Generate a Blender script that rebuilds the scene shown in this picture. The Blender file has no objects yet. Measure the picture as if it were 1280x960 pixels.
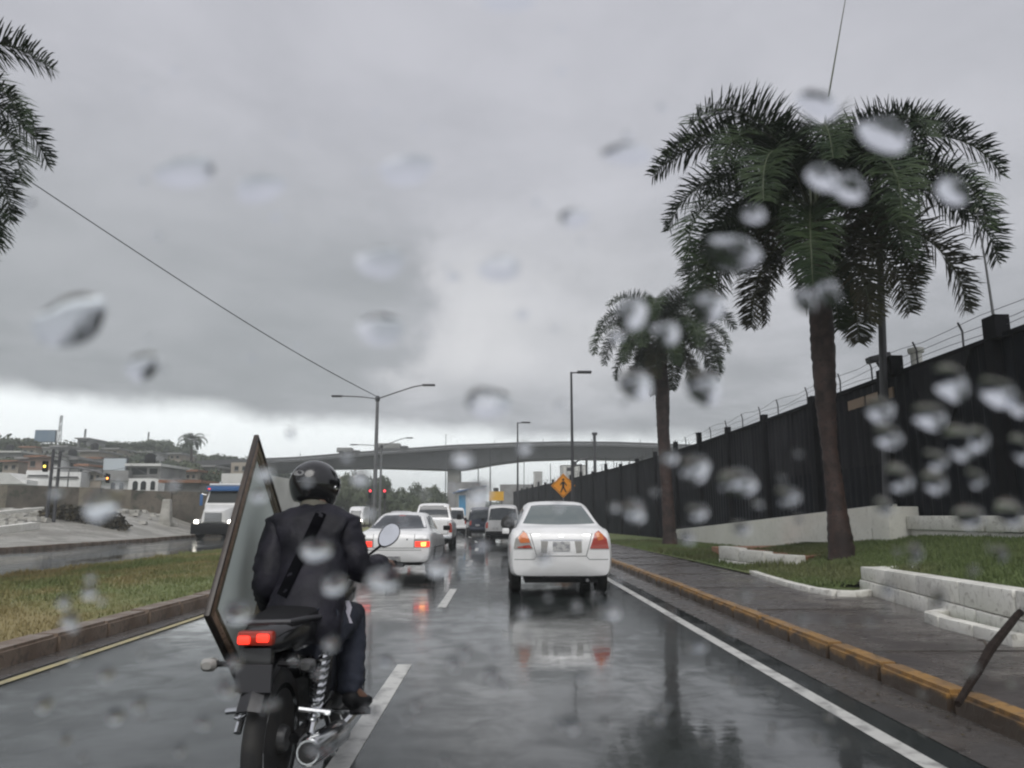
import bpy, bmesh, math, random
from mathutils import Vector, Matrix
from mathutils.bvhtree import BVHTree
random.seed(7)
R = math.radians
S = bpy.context.scene
COL = S.collection

# ------------------------------------------------------------------ camera
CAM_H = 1.28
FPX = 962.0
PITCH = math.atan((646-480)/FPX)
YAW = math.atan(14/FPX)
cd = bpy.data.cameras.new('camera'); cam = bpy.data.objects.new('camera', cd); COL.objects.link(cam)
cam.location = (0, 0, CAM_H)
cam.rotation_euler = (R(90)+PITCH, 0, -YAW)
cd.sensor_width = 36; cd.lens = FPX/1280*36
cd.clip_start = 0.02; cd.clip_end = 5000
cd.dof.use_dof = True; cd.dof.focus_distance = 17; cd.dof.aperture_fstop = 8.0
S.camera = cam
S.render.film_transparent = False
S.view_settings.view_transform = 'Standard'; S.view_settings.look = 'None'
S.view_settings.exposure = 0.35; S.view_settings.gamma = 1.0
S.cycles.use_denoising = True
S.cycles.filter_width = 2.2
S.cycles.max_bounces = 8; S.cycles.diffuse_bounces = 2; S.cycles.glossy_bounces = 3
S.cycles.transmission_bounces = 6; S.cycles.volume_bounces = 1; S.cycles.transparent_max_bounces = 8
S.cycles.caustics_reflective = False
S.cycles.use_adaptive_sampling = True; S.cycles.adaptive_threshold = 0.02
S.cycles.sample_clamp_indirect = 6

CAM = Vector((0, 0, CAM_H))
RT = Vector((math.cos(YAW), -math.sin(YAW), 0))
FW = Vector((math.sin(YAW)*math.cos(PITCH), math.cos(YAW)*math.cos(PITCH), math.sin(PITCH)))
UP = RT.cross(FW)
def ray(px, py):
    return (RT*((px-640)/FPX) + UP*((480-py)/FPX) + FW)
def at(px, py, Y):
    d = ray(px, py); return CAM + d*(Y/d.y)
def gnd(px, py, z=0.0):
    d = ray(px, py); return CAM + d*((z-CAM_H)/d.z)

# ------------------------------------------------------------------ world
W = bpy.data.worlds.new("World"); S.world = W; W.use_nodes = True
nt = W.node_tree; nt.nodes.clear()
class NT:
    def __init__(s, t): s.t = t
    def n(s, typ, ins=None, **kw):
        nd = s.t.nodes.new(typ)
        for k, v in kw.items(): setattr(nd, k, v)
        for k, v in (ins or {}).items():
            if isinstance(v, bpy.types.NodeSocket): s.t.links.new(v, nd.inputs[k])
            else: nd.inputs[k].default_value = v
        return nd
    def m(s, op, a, b=None, c=None, clamp=False):
        ins = {0: a}
        if b is not None: ins[1] = b
        if c is not None: ins[2] = c
        nd = s.n('ShaderNodeMath', ins, operation=op); nd.use_clamp = clamp
        return nd.outputs[0]
    def mix(s, f, a, b, mode='MIX'):
        nd = s.n('ShaderNodeMix', None, data_type='RGBA', blend_type=mode)
        for k, v in ((0, f), (6, a), (7, b)):
            if isinstance(v, bpy.types.NodeSocket): s.t.links.new(v, nd.inputs[k])
            else:
                nd.inputs[k].default_value = v if k == 0 else (tuple(v)+(1,))[:4]
        return nd.outputs[2]
    def step(s, x, a, b):
        nd = s.n('ShaderNodeMapRange', {0: x, 1: a, 2: b, 3: 0.0, 4: 1.0}, interpolation_type='SMOOTHSTEP')
        return nd.outputs[0]
w = NT(nt)
SUN_EL, SUN_ROT = R(52), R(185)
sky = w.n('ShaderNodeTexSky'); sky.sky_type = 'NISHITA'; sky.sun_disc = False
sky.sun_elevation = SUN_EL; sky.sun_rotation = SUN_ROT
tc = w.n('ShaderNodeTexCoord'); sep = w.n('ShaderNodeSeparateXYZ', {0: tc.outputs['Generated']})
X, Y, Z = sep.outputs
zc = w.m('MAXIMUM', Z, 0.0)
den = w.m('ADD', zc, 0.16)
cx = w.m('DIVIDE', X, den); cy = w.m('DIVIDE', Y, den)
cv = w.n('ShaderNodeCombineXYZ', {0: cx, 1: cy, 2: 0.0}).outputs[0]
n1 = w.n('ShaderNodeTexNoise', {'Vector': cv, 'Scale': 0.55, 'Detail': 5.0, 'Roughness': 0.5}).outputs[0]
n2 = w.n('ShaderNodeTexNoise', {'Vector': cv, 'Scale': 1.7, 'Detail': 6.0, 'Roughness': 0.55, 'Distortion': 0.4}).outputs[0]
n3 = w.n('ShaderNodeTexNoise', {'Vector': tc.outputs['Generated'], 'Scale': 8.0, 'Detail': 8.0, 'Roughness': 0.62}).outputs[0]
n4 = w.n('ShaderNodeTexNoise', {'Vector': tc.outputs['Generated'], 'Scale': 3.0, 'Detail': 3.0}).outputs[0]
# overcast: denser, darker base low down, paler overhead
n5 = w.n('ShaderNodeTexNoise', {'Vector': cv, 'Scale': 3.6, 'Detail': 6.0, 'Roughness': 0.6, 'Distortion': 0.6}).outputs[0]
f = w.m('ADD', w.m('MULTIPLY', w.step(n1, 0.36, 0.64), 0.45), w.m('ADD', w.m('MULTIPLY', w.step(n2, 0.36, 0.64), 0.35), w.m('MULTIPLY', w.step(n5, 0.35, 0.65), 0.2)))
cl = w.mix(f, (2.2, 2.3, 2.45), (4.9, 4.95, 5.25))
hi = w.mix(w.step(Z, 0.10, 0.62), cl, (5.0, 5.0, 5.5))
cl2 = w.mix(0.62, cl, hi)
# the towering lighter mass, its edge on the left
edge = w.m('ADD', w.m('MULTIPLY', w.m('SUBTRACT', n3, 0.5), 0.20), w.m('SUBTRACT', X, w.m('MULTIPLY', Z, 0.12)))
mass = w.m('MULTIPLY', w.step(edge, -0.165, -0.115), w.m('MULTIPLY', w.step(Z, 0.13, 0.2), w.m('SUBTRACT', 1.0, w.step(Z, 0.22, 0.42))))
mass = w.m('MULTIPLY', mass, w.m('SUBTRACT', 1.0, w.step(X, -0.05, 0.42)))
cl3 = w.mix(w.m('MULTIPLY', mass, w.m('ADD', 0.55, w.m('MULTIPLY', w.step(n3, 0.35, 0.65), 0.42))), cl2, (5.9, 5.9, 6.05))
dk = w.m('MULTIPLY', w.m('SUBTRACT', 1.0, w.step(edge, -0.2, -0.11)), w.m('MULTIPLY', w.step(Z, 0.08, 0.16), w.m('SUBTRACT', 1.0, w.step(Z, 0.25, 0.5))))
cl4 = w.mix(w.m('MULTIPLY', dk, 0.6), cl3, (2.8, 2.95, 3.05))
# pale band under the cloud base
e0 = w.m('ADD', w.m('ADD', 0.112, w.m('MULTIPLY', X, -0.055)), w.m('MULTIPLY', w.m('SUBTRACT', n3, 0.5), 0.055))
e1 = w.m('SUBTRACT', Z, e0)
band = w.m('SUBTRACT', 1.0, w.step(e1, -0.02, 0.012))
cl5 = w.mix(band, cl4, (9.4, 9.8, 9.9))
fin = w.mix(0.97, sky.outputs[0], cl5)
bg = w.n('ShaderNodeBackground', {0: fin, 1: 0.1})
wo = w.n('ShaderNodeOutputWorld', {0: bg.outputs[0]})

# ------------------------------------------------------------------ sun (behind overcast)
sd = bpy.data.lights.new('sun', 'SUN'); sd.energy = 1.4; sd.angle = R(40); sd.color = (1.0, 0.98, 0.95)
sun = bpy.data.objects.new('sun', sd); COL.objects.link(sun)
sdir = Vector((math.sin(SUN_ROT)*math.cos(SUN_EL), math.cos(SUN_ROT)*math.cos(SUN_EL), math.sin(SUN_EL)))
sun.rotation_euler = sdir.to_track_quat('Z', 'Y').to_euler()
sun.location = (0, 0, 60)

# ------------------------------------------------------------------ materials
def new_mat(name):
    m = bpy.data.materials.new(name); m.use_nodes = True
    m.node_tree.nodes.clear()
    t = NT(m.node_tree)
    b = t.n('ShaderNodeBsdfPrincipled'); o = t.n('ShaderNodeOutputMaterial', {0: b.outputs[0]})
    return m, t, b
def setin(t, b, k, v):
    if isinstance(v, bpy.types.NodeSocket): t.t.links.new(v, b.inputs[k])
    elif k == 'Base Color' or k == 'Emission Color': b.inputs[k].default_value = tuple(v)+(1,)
    else: b.inputs[k].default_value = v
def mat(name, c, r=0.6, c2=None, scale=4.0, metal=0.0, bump=0.0, bscale=40.0, coat=0.0, emit=None, es=0.0, spec=None, detail=5.0, lo=0.35, hi=0.65, ior=None, rvar=0.0, obj=True):
    m, t, b = new_mat(name)
    tcn = t.n('ShaderNodeTexCoord').outputs['Object']
    if c2 is not None:
        nz = t.n('ShaderNodeTexNoise', {'Vector': tcn, 'Scale': scale, 'Detail': detail, 'Roughness': 0.6}).outputs[0]
        f = t.step(nz, lo, hi)
        setin(t, b, 'Base Color', t.mix(f, c, c2))
        if rvar: setin(t, b, 'Roughness', t.m('ADD', r, t.m('MULTIPLY', f, rvar)))
    else:
        setin(t, b, 'Base Color', c)
    if not rvar: b.inputs['Roughness'].default_value = r
    b.inputs['Metallic'].default_value = metal
    if coat: b.inputs['Coat Weight'].default_value = coat; b.inputs['Coat Roughness'].default_value = 0.06
    if ior: b.inputs['IOR'].default_value = ior
    if emit: setin(t, b, 'Emission Color', emit); b.inputs['Emission Strength'].default_value = es
    if bump:
        bn = t.n('ShaderNodeTexNoise', {'Vector': tcn, 'Scale': bscale, 'Detail': 4.0}).outputs[0]
        bp = t.n('ShaderNodeBump', {'Height': bn, 'Strength': bump, 'Distance': 0.02})
        t.t.links.new(bp.outputs[0], b.inputs['Normal'])
    return m

def asphalt():
    m, t, b = new_mat('wet_asphalt')
    tcn = t.n('ShaderNodeTexCoord').outputs['Object']
    st = t.n('ShaderNodeMapping', {0: tcn, 3: (1.0, 0.22, 1.0)}).outputs[0]
    big = t.n('ShaderNodeTexNoise', {'Vector': st, 'Scale': 0.7, 'Detail': 5.0, 'Roughness': 0.55}).outputs[0]
    mid = t.n('ShaderNodeTexNoise', {'Vector': tcn, 'Scale': 2.6, 'Detail': 6.0, 'Roughness': 0.6, 'Distortion': 0.5}).outputs[0]
    fine = t.n('ShaderNodeTexNoise', {'Vector': tcn, 'Scale': 90.0, 'Detail': 3.0}).outputs[0]
    wet = t.step(t.m('ADD', t.m('MULTIPLY', big, 0.65), t.m('MULTIPLY', mid, 0.35)), 0.42, 0.60)
    c = t.mix(t.step(mid, 0.3, 0.7), (0.015, 0.019, 0.019), (0.036, 0.042, 0.040))
    c = t.mix(t.m('MULTIPLY', t.step(fine, 0.52, 0.7), 0.5), c, (0.075, 0.078, 0.074))
    c = t.mix(t.m('MULTIPLY', wet, 0.5), c, (0.013, 0.016, 0.016))
    setin(t, b, 'Base Color', c)
    setin(t, b, 'Roughness', t.m('ADD', 0.24, t.m('MULTIPLY', wet, -0.17)))
    b.inputs['IOR'].default_value = 1.5
    setin(t, b, 'Coat Weight', t.m('ADD', 0.30, t.m('MULTIPLY', wet, 0.5))); b.inputs['Specular IOR Level'].default_value = 0.12; b.inputs['Coat Roughness'].default_value = 0.045
    b.inputs['Coat IOR'].default_value = 1.33
    rip = t.n('ShaderNodeTexNoise', {'Vector': tcn, 'Scale': 7.0, 'Detail': 3.0}).outputs[0]
    h = t.m('ADD', t.m('MULTIPLY', rip, 0.25), t.m('MULTIPLY', fine, t.m('SUBTRACT', 0.35, t.m('MULTIPLY', wet, 0.28))))
    bp = t.n('ShaderNodeBump', {'Height': h, 'Strength': 0.28, 'Distance': 0.006})
    t.t.links.new(bp.outputs[0], b.inputs['Normal'])
    cbp = t.n('ShaderNodeBump', {'Height': rip, 'Strength': 0.17, 'Distance': 0.008})
    t.t.links.new(cbp.outputs[0], b.inputs['Coat Normal'])
    return m
M = {}
M['asphalt'] = asphalt()
def wetstone(name, c, c2, c3, sc=1.2, rough=0.35):
    m, t, b = new_mat(name)
    tcn = t.n('ShaderNodeTexCoord').outputs['Object']
    a = t.n('ShaderNodeTexNoise', {'Vector': tcn, 'Scale': sc, 'Detail': 7.0, 'Roughness': 0.62}).outputs[0]
    d = t.n('ShaderNodeTexNoise', {'Vector': tcn, 'Scale': sc*6, 'Detail': 5.0, 'Roughness': 0.6, 'Distortion': 1.0}).outputs[0]
    cc = t.mix(t.step(a, 0.35, 0.65), c, c2)
    cc = t.mix(t.m('MULTIPLY', t.step(d, 0.52, 0.66), 0.75), cc, c3)
    setin(t, b, 'Base Color', cc)
    setin(t, b, 'Roughness', t.m('ADD', rough, t.m('MULTIPLY', t.step(a, 0.4, 0.6), -0.2)))
    bp = t.n('ShaderNodeBump', {'Height': d, 'Strength': 0.5, 'Distance': 0.02})
    t.t.links.new(bp.outputs[0], b.inputs['Normal'])
    return m
M['pavement'] = wetstone('wet_pavement', (0.062, 0.053, 0.050), (0.12, 0.105, 0.097), (0.036, 0.031, 0.030), 1.3, 0.36)
M['kerb_yellow'] = wetstone('worn_yellow_kerb', (0.36, 0.20, 0.055), (0.26, 0.155, 0.07), (0.10, 0.08, 0.06), 1.9, 0.5)
def add_dirt():
    m = M['kerb_yellow']; t = NT(m.node_tree); b = [n_ for n_ in m.node_tree.nodes if n_.type == 'BSDF_PRINCIPLED'][0]
    src = b.inputs['Base Color'].links[0].from_socket; g_ = t.n('ShaderNodeNewGeometry').outputs['Position']
    z_ = t.n('ShaderNodeSeparateXYZ', {0: g_}).outputs[2]; nz = t.n('ShaderNodeTexNoise', {'Vector': g_, 'Scale': 5.0, 'Detail': 5.0}).outputs[0]
    f = t.step(t.m('ADD', z_, t.m('MULTIPLY', t.m('SUBTRACT', nz, 0.5), 0.22)), 0.135, 0.075)
    t.t.links.new(t.mix(f, src, (0.075, 0.055, 0.040)), b.inputs['Base Color'])
add_dirt()
M['kerb_dirty'] = wetstone('dirty_kerb_concrete', (0.16, 0.115, 0.085), (0.22, 0.17, 0.13), (0.09, 0.07, 0.055), 1.8, 0.6)
M['gutter'] = wetstone('muddy_gutter', (0.065, 0.06, 0.057), (0.10, 0.09, 0.082), (0.04, 0.036, 0.034), 1.6, 0.38)
M['whitewash'] = wetstone('stained_whitewash', (0.78, 0.77, 0.70), (0.72, 0.71, 0.63), (0.62, 0.61, 0.54), 1.1, 0.75)
M['whiteblock'] = wetstone('weathered_white_block', (0.76, 0.75, 0.70), (0.66, 0.65, 0.59), (0.42, 0.40, 0.36), 1.7, 0.7)
M['concrete'] = wetstone('pale_concrete', (0.23, 0.22, 0.195), (0.38, 0.37, 0.33), (0.12, 0.115, 0.095), 0.5, 0.6)
M['rubble'] = mat('pale_rubble', (0.44, 0.43, 0.39), 0.8, (0.28, 0.27, 0.24), 1.5)
M['oldwall'] = wetstone('mossy_old_masonry', (0.055, 0.048, 0.038), (0.13, 0.11, 0.085), (0.022, 0.03, 0.016), 0.3, 0.9)
M['oldwall_beige'] = wetstone('beige_old_masonry', (0.19, 0.17, 0.13), (0.14, 0.12, 0.09), (0.08, 0.075, 0.055), 0.5, 0.9)
M['terracotta'] = mat('terracotta_paving', (0.38, 0.17, 0.09), 0.6, (0.28, 0.15, 0.09), 3)
M['soil'] = mat('soil', (0.10, 0.08, 0.055), 0.9, (0.15, 0.12, 0.08), 0.3)
M['paint_white'] = mat('worn_road_paint', (0.56, 0.56, 0.53), 0.4, (0.24, 0.24, 0.23), 6.0, lo=0.45, hi=0.72)
M['paint_yellow'] = mat('worn_yellow_paint', (0.46, 0.40, 0.20), 0.35, (0.30, 0.27, 0.17), 5.0, lo=0.45, hi=0.7)
def grassmat(name, g1, g2, dry, sc, amt):
    m, t, b = new_mat(name)
    tcn = t.n('ShaderNodeTexCoord').outputs['Object']
    st = t.n('ShaderNodeMapping', {0: tcn, 3: (1.0, 0.5, 1.0)}).outputs[0]
    a = t.n('ShaderNodeTexNoise', {'Vector': st, 'Scale': sc, 'Detail': 5.0, 'Roughness': 0.6}).outputs[0]
    d = t.n('ShaderNodeTexNoise', {'Vector': tcn, 'Scale': 14.0, 'Detail': 5.0, 'Roughness': 0.7}).outputs[0]
    cc = t.mix(t.step(d, 0.35, 0.65), g1, g2)
    cc = t.mix(t.m('MULTIPLY', t.step(a, 0.42, 0.62), amt), cc, dry)
    setin(t, b, 'Base Color', cc); b.inputs['Roughness'].default_value = 0.8
    b.inputs['Specular IOR Level'].default_value = 0.25
    bp = t.n('ShaderNodeBump', {'Height': d, 'Strength': 0.6, 'Distance': 0.03})
    t.t.links.new(bp.outputs[0], b.inputs['Normal'])
    return m
M['grass_median'] = grassmat('median_grass', (0.13, 0.165, 0.065), (0.20, 0.225, 0.095), (0.34, 0.25, 0.13), 0.45, 0.62)
M['grass_verge'] = grassmat('verge_grass', (0.09, 0.125, 0.045), (0.14, 0.18, 0.07), (0.17, 0.15, 0.08), 0.6, 0.4)
M['hill'] = grassmat('hill_ground', (0.045, 0.055, 0.03), (0.07, 0.08, 0.04), (0.13, 0.12, 0.09), 0.03, 0.6)
M['leaf_dark'] = mat('tree_leaves_dark', (0.030, 0.046, 0.018), 0.6, (0.055, 0.075, 0.030), 0.8)
M['leaf_mid'] = mat('tree_leaves_mid', (0.045, 0.062, 0.026), 0.6, (0.085, 0.10, 0.045), 0.8)
M['frond'] = mat('palm_leaflets', (0.018, 0.034, 0.014), 0.6, (0.038, 0.060, 0.022), 1.5, ior=1.3)
M['frond_old'] = mat('palm_leaflets_old', (0.035, 0.040, 0.018), 0.6, (0.065, 0.058, 0.030), 1.5, ior=1.3)
M['rachis'] = mat('palm_rachis', (0.06, 0.075, 0.03), 0.5, (0.04, 0.05, 0.02), 3)
M['shaft'] = mat('palm_crownshaft', (0.07, 0.075, 0.045), 0.5, (0.13, 0.12, 0.08), 5)
M['bark'] = wetstone('palm_bark', (0.026, 0.017, 0.015), (0.060, 0.032, 0.025), (0.012, 0.010, 0.010), 2.0, 0.8)
M['trunk'] = mat('tree_bark', (0.08, 0.065, 0.05), 0.9)
M['fence_black'] = mat('black_sheet', (0.006, 0.007, 0.011), 0.8, (0.010, 0.011, 0.016), 1.2, ior=1.15)
M['fence_grey'] = mat('dark_grey_mesh', (0.018, 0.018, 0.021), 0.8, (0.028, 0.028, 0.031), 1.0, ior=1.25)
M['post_black'] = mat('black_post', (0.007, 0.007, 0.009), 0.8, ior=1.2)
M['steel'] = mat('grey_steel', (0.16, 0.165, 0.17), 0.5, (0.11, 0.11, 0.115), 2)
M['steel_dark'] = mat('dark_steel', (0.05, 0.05, 0.055), 0.5)
M['wire'] = mat('wire', (0.06, 0.06, 0.065), 0.6)
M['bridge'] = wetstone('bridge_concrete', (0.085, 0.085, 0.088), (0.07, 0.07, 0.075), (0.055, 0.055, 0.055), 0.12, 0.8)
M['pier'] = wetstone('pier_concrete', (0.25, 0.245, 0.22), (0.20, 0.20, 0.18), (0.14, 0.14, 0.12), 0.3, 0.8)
M['car_white'] = mat('white_car_paint', (0.86, 0.86, 0.86), 0.3, (0.80, 0.80, 0.79), 1.8, coat=0.6)
M['car_silver'] = mat('silver_car_paint', (0.50, 0.50, 0.50), 0.35, (0.42, 0.42, 0.42), 2, coat=0.4, metal=0.2)
M['car_dark'] = mat('dark_blue_car_paint', (0.015, 0.02, 0.04), 0.25, coat=0.4)
M['glass_dark'] = mat('tinted_wet_glass', (0.025, 0.030, 0.036), 0.12, (0.035, 0.042, 0.048), 3, ior=1.65)
M['glass_light'] = mat('grey_green_wet_glass', (0.10, 0.125, 0.125), 0.16, (0.135, 0.16, 0.155), 2, ior=1.9)
M['trim'] = mat('black_trim', (0.010, 0.010, 0.011), 0.6, ior=1.3)
M['seam'] = mat('panel_gap', (0.12, 0.12, 0.12), 0.6)
M['tyre'] = mat('tyre_rubber', (0.018, 0.018, 0.019), 0.75, (0.035, 0.033, 0.03), 8)
M['rim'] = mat('wheel_rim', (0.30, 0.30, 0.31), 0.35, metal=0.6)
M['red_lens'] = mat('red_lens', (0.36, 0.035, 0.018), 0.15, coat=0.5)
M['orange_lens'] = mat('orange_lens', (0.60, 0.16, 0.03), 0.2, coat=0.5)
M['clear_lens'] = mat('clear_lens', (0.32, 0.31, 0.29), 0.15, coat=0.5)
M['red_lit'] = mat('red_lamp_lit', (0.6, 0.03, 0.02), 0.3, emit=(1.0, 0.055, 0.03), es=1.05)
M['amber_lit'] = mat('orange_lamp_lit', (0.9, 0.3, 0.05), 0.3, emit=(1.0, 0.36, 0.08), es=3.0)
M['yellow_lit'] = mat('yellow_lamp_lit', (0.9, 0.7, 0.1), 0.3, emit=(1.0, 0.72, 0.10), es=2.6)
M['head_lit'] = mat('headlight_lit', (0.9, 0.9, 0.85), 0.3, emit=(1.0, 0.95, 0.82), es=9.0)
M['signal_red'] = mat('red_signal_lit', (0.6, 0.03, 0.02), 0.3, emit=(1.0, 0.04, 0.06), es=3.0)
M['plate'] = mat('number_plate', (0.48, 0.48, 0.47), 0.4, (0.26, 0.26, 0.27), 14, lo=0.45, hi=0.6)
M['chrome'] = mat('chrome', (0.65, 0.66, 0.67), 0.18, metal=1.0)
M['sign_orange'] = mat('orange_sign_face', (0.85, 0.32, 0.02), 0.45)
M['sign_yellow'] = mat('yellow_sign_face', (0.75, 0.42, 0.04), 0.5)
M['black'] = mat('flat_black', (0.012, 0.012, 0.012), 0.6)
M['jacket'] = mat('dark_navy_jacket', (0.006, 0.006, 0.010), 0.6, (0.015, 0.014, 0.022), 5, bump=1.0, bscale=7, ior=1.35)
M['jeans'] = mat('dark_jeans', (0.014, 0.018, 0.032), 0.8, (0.026, 0.03, 0.045), 6, bump=0.4, bscale=16)
M['skin'] = mat('brown_skin', (0.16, 0.085, 0.055), 0.5)
M['helmet'] = mat('black_helmet', (0.012, 0.012, 0.013), 0.22, coat=0.5)
M['collar'] = mat('olive_collar', (0.10, 0.095, 0.075), 0.8)
M['strap'] = mat('black_strap', (0.003, 0.003, 0.004), 1.0, ior=1.1)
M['reflect'] = mat('grey_reflective_patch', (0.20, 0.20, 0.20), 0.3)
M['tag'] = mat('pale_cloth_tag', (0.62, 0.60, 0.68), 0.7)
M['frame_dark'] = mat('dark_wood_frame', (0.030, 0.024, 0.020), 0.4, (0.055, 0.04, 0.03), 10)
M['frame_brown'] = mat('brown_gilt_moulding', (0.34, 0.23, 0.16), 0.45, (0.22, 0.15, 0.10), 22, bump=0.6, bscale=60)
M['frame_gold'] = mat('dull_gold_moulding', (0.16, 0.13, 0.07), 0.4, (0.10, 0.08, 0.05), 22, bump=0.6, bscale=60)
M['frame_panel'] = mat('picture_glass_painted_reflection', (0.80, 0.86, 0.80), 0.7, (0.70, 0.77, 0.72), 2.0, ior=1.2)  # pale grey-green of reflected sky and grass put into the base colour
M['bike_black'] = mat('black_motorcycle_paint', (0.014, 0.014, 0.015), 0.25, coat=0.3)
M['engine'] = mat('grey_engine_metal', (0.14, 0.14, 0.14), 0.4, (0.07, 0.07, 0.07), 9, metal=0.6)
M['truck_white'] = mat('white_truck_paint', (0.74, 0.74, 0.73), 0.35, (0.66, 0.66, 0.64), 1)
M['truck_blue'] = mat('blue_truck_paint', (0.035, 0.12, 0.30), 0.35)
M['sky_blue'] = mat('light_blue_panel', (0.10, 0.33, 0.55), 0.5)
M['container'] = mat('grimy_white_container', (0.66, 0.66, 0.63), 0.6, (0.54, 0.54, 0.51), 0.5)
M['render_white'] = mat('white_house_render', (0.82, 0.82, 0.80), 0.8, (0.68, 0.68, 0.66), 0.4)
M['render_grey'] = mat('grey_house_render', (0.27, 0.27, 0.26), 0.8, (0.20, 0.20, 0.19), 0.4)
M['render_beige'] = mat('beige_house_render', (0.40, 0.35, 0.28), 0.8, (0.32, 0.28, 0.23), 0.4)
M['render_pink'] = mat('faded_pink_house_render', (0.36, 0.24, 0.19), 0.8, (0.28, 0.20, 0.16), 0.4)
M['roof_grey'] = mat('grey_sheet_roof', (0.30, 0.30, 0.30), 0.6, (0.22, 0.21, 0.20), 0.6)
M['roof_rust'] = mat('rusty_sheet_roof', (0.28, 0.13, 0.07), 0.7, (0.20, 0.11, 0.07), 0.6)
M['opening'] = mat('dark_window_opening', (0.018, 0.022, 0.022), 0.4, ior=1.3)
M['board_pale'] = mat('pale_blue_board', (0.50, 0.55, 0.58), 0.5)
M['board_blue'] = mat('faded_blue_board', (0.13, 0.20, 0.28), 0.5, (0.18, 0.24, 0.30), 0.3)
M['tan_lit'] = mat('tan_render', (0.26, 0.19, 0.13), 0.7)
M['wet_wood'] = mat('wet_dark_wood', (0.018, 0.013, 0.011), 0.85, (0.032, 0.024, 0.02), 12, bump=.5, ior=1.2)
M['bush'] = mat('dry_dark_hedge', (0.05, 0.042, 0.025), 0.9, (0.085, 0.07, 0.04), 2)

def streaky(key, c, c2, rough):
    m, t, b = new_mat('rain_streaked_'+key)
    g_ = t.n('ShaderNodeNewGeometry').outputs['Position']
    st = t.n('ShaderNodeMapping', {0: g_, 3: (2.2, 2.2, 0.22)}).outputs[0]
    a = t.n('ShaderNodeTexNoise', {'Vector': st, 'Scale': 1.6, 'Detail': 6.0, 'Roughness': 0.65}).outputs[0]
    d = t.n('ShaderNodeTexNoise', {'Vector': g_, 'Scale': 0.5, 'Detail': 3.0}).outputs[0]
    cc = t.mix(t.step(a, 0.45, 0.72), c, c2); cc = t.mix(t.m('MULTIPLY', t.step(d, 0.5, 0.7), 0.5), cc, c2)
    setin(t, b, 'Base Color', cc); b.inputs['Roughness'].default_value = rough; b.inputs['IOR'].default_value = 1.2
    return m
M['fence_black'] = streaky('black_sheet', (0.005, 0.006, 0.009), (0.018, 0.019, 0.024), 0.7)
M['fence_grey'] = streaky('grey_mesh', (0.016, 0.016, 0.019), (0.036, 0.036, 0.040), 0.85)
def water_mat():
    m = bpy.data.materials.new('rainwater'); m.use_nodes = True; m.node_tree.nodes.clear(); t = NT(m.node_tree)
    g = t.n('ShaderNodeBsdfRefraction', {'Color': (0.97, 0.98, 1, 1), 'Roughness': 0.10, 'IOR': 1.33})
    t.n('ShaderNodeOutputMaterial', {0: g.outputs[0]})
    return m
M['water'] = water_mat()

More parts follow.
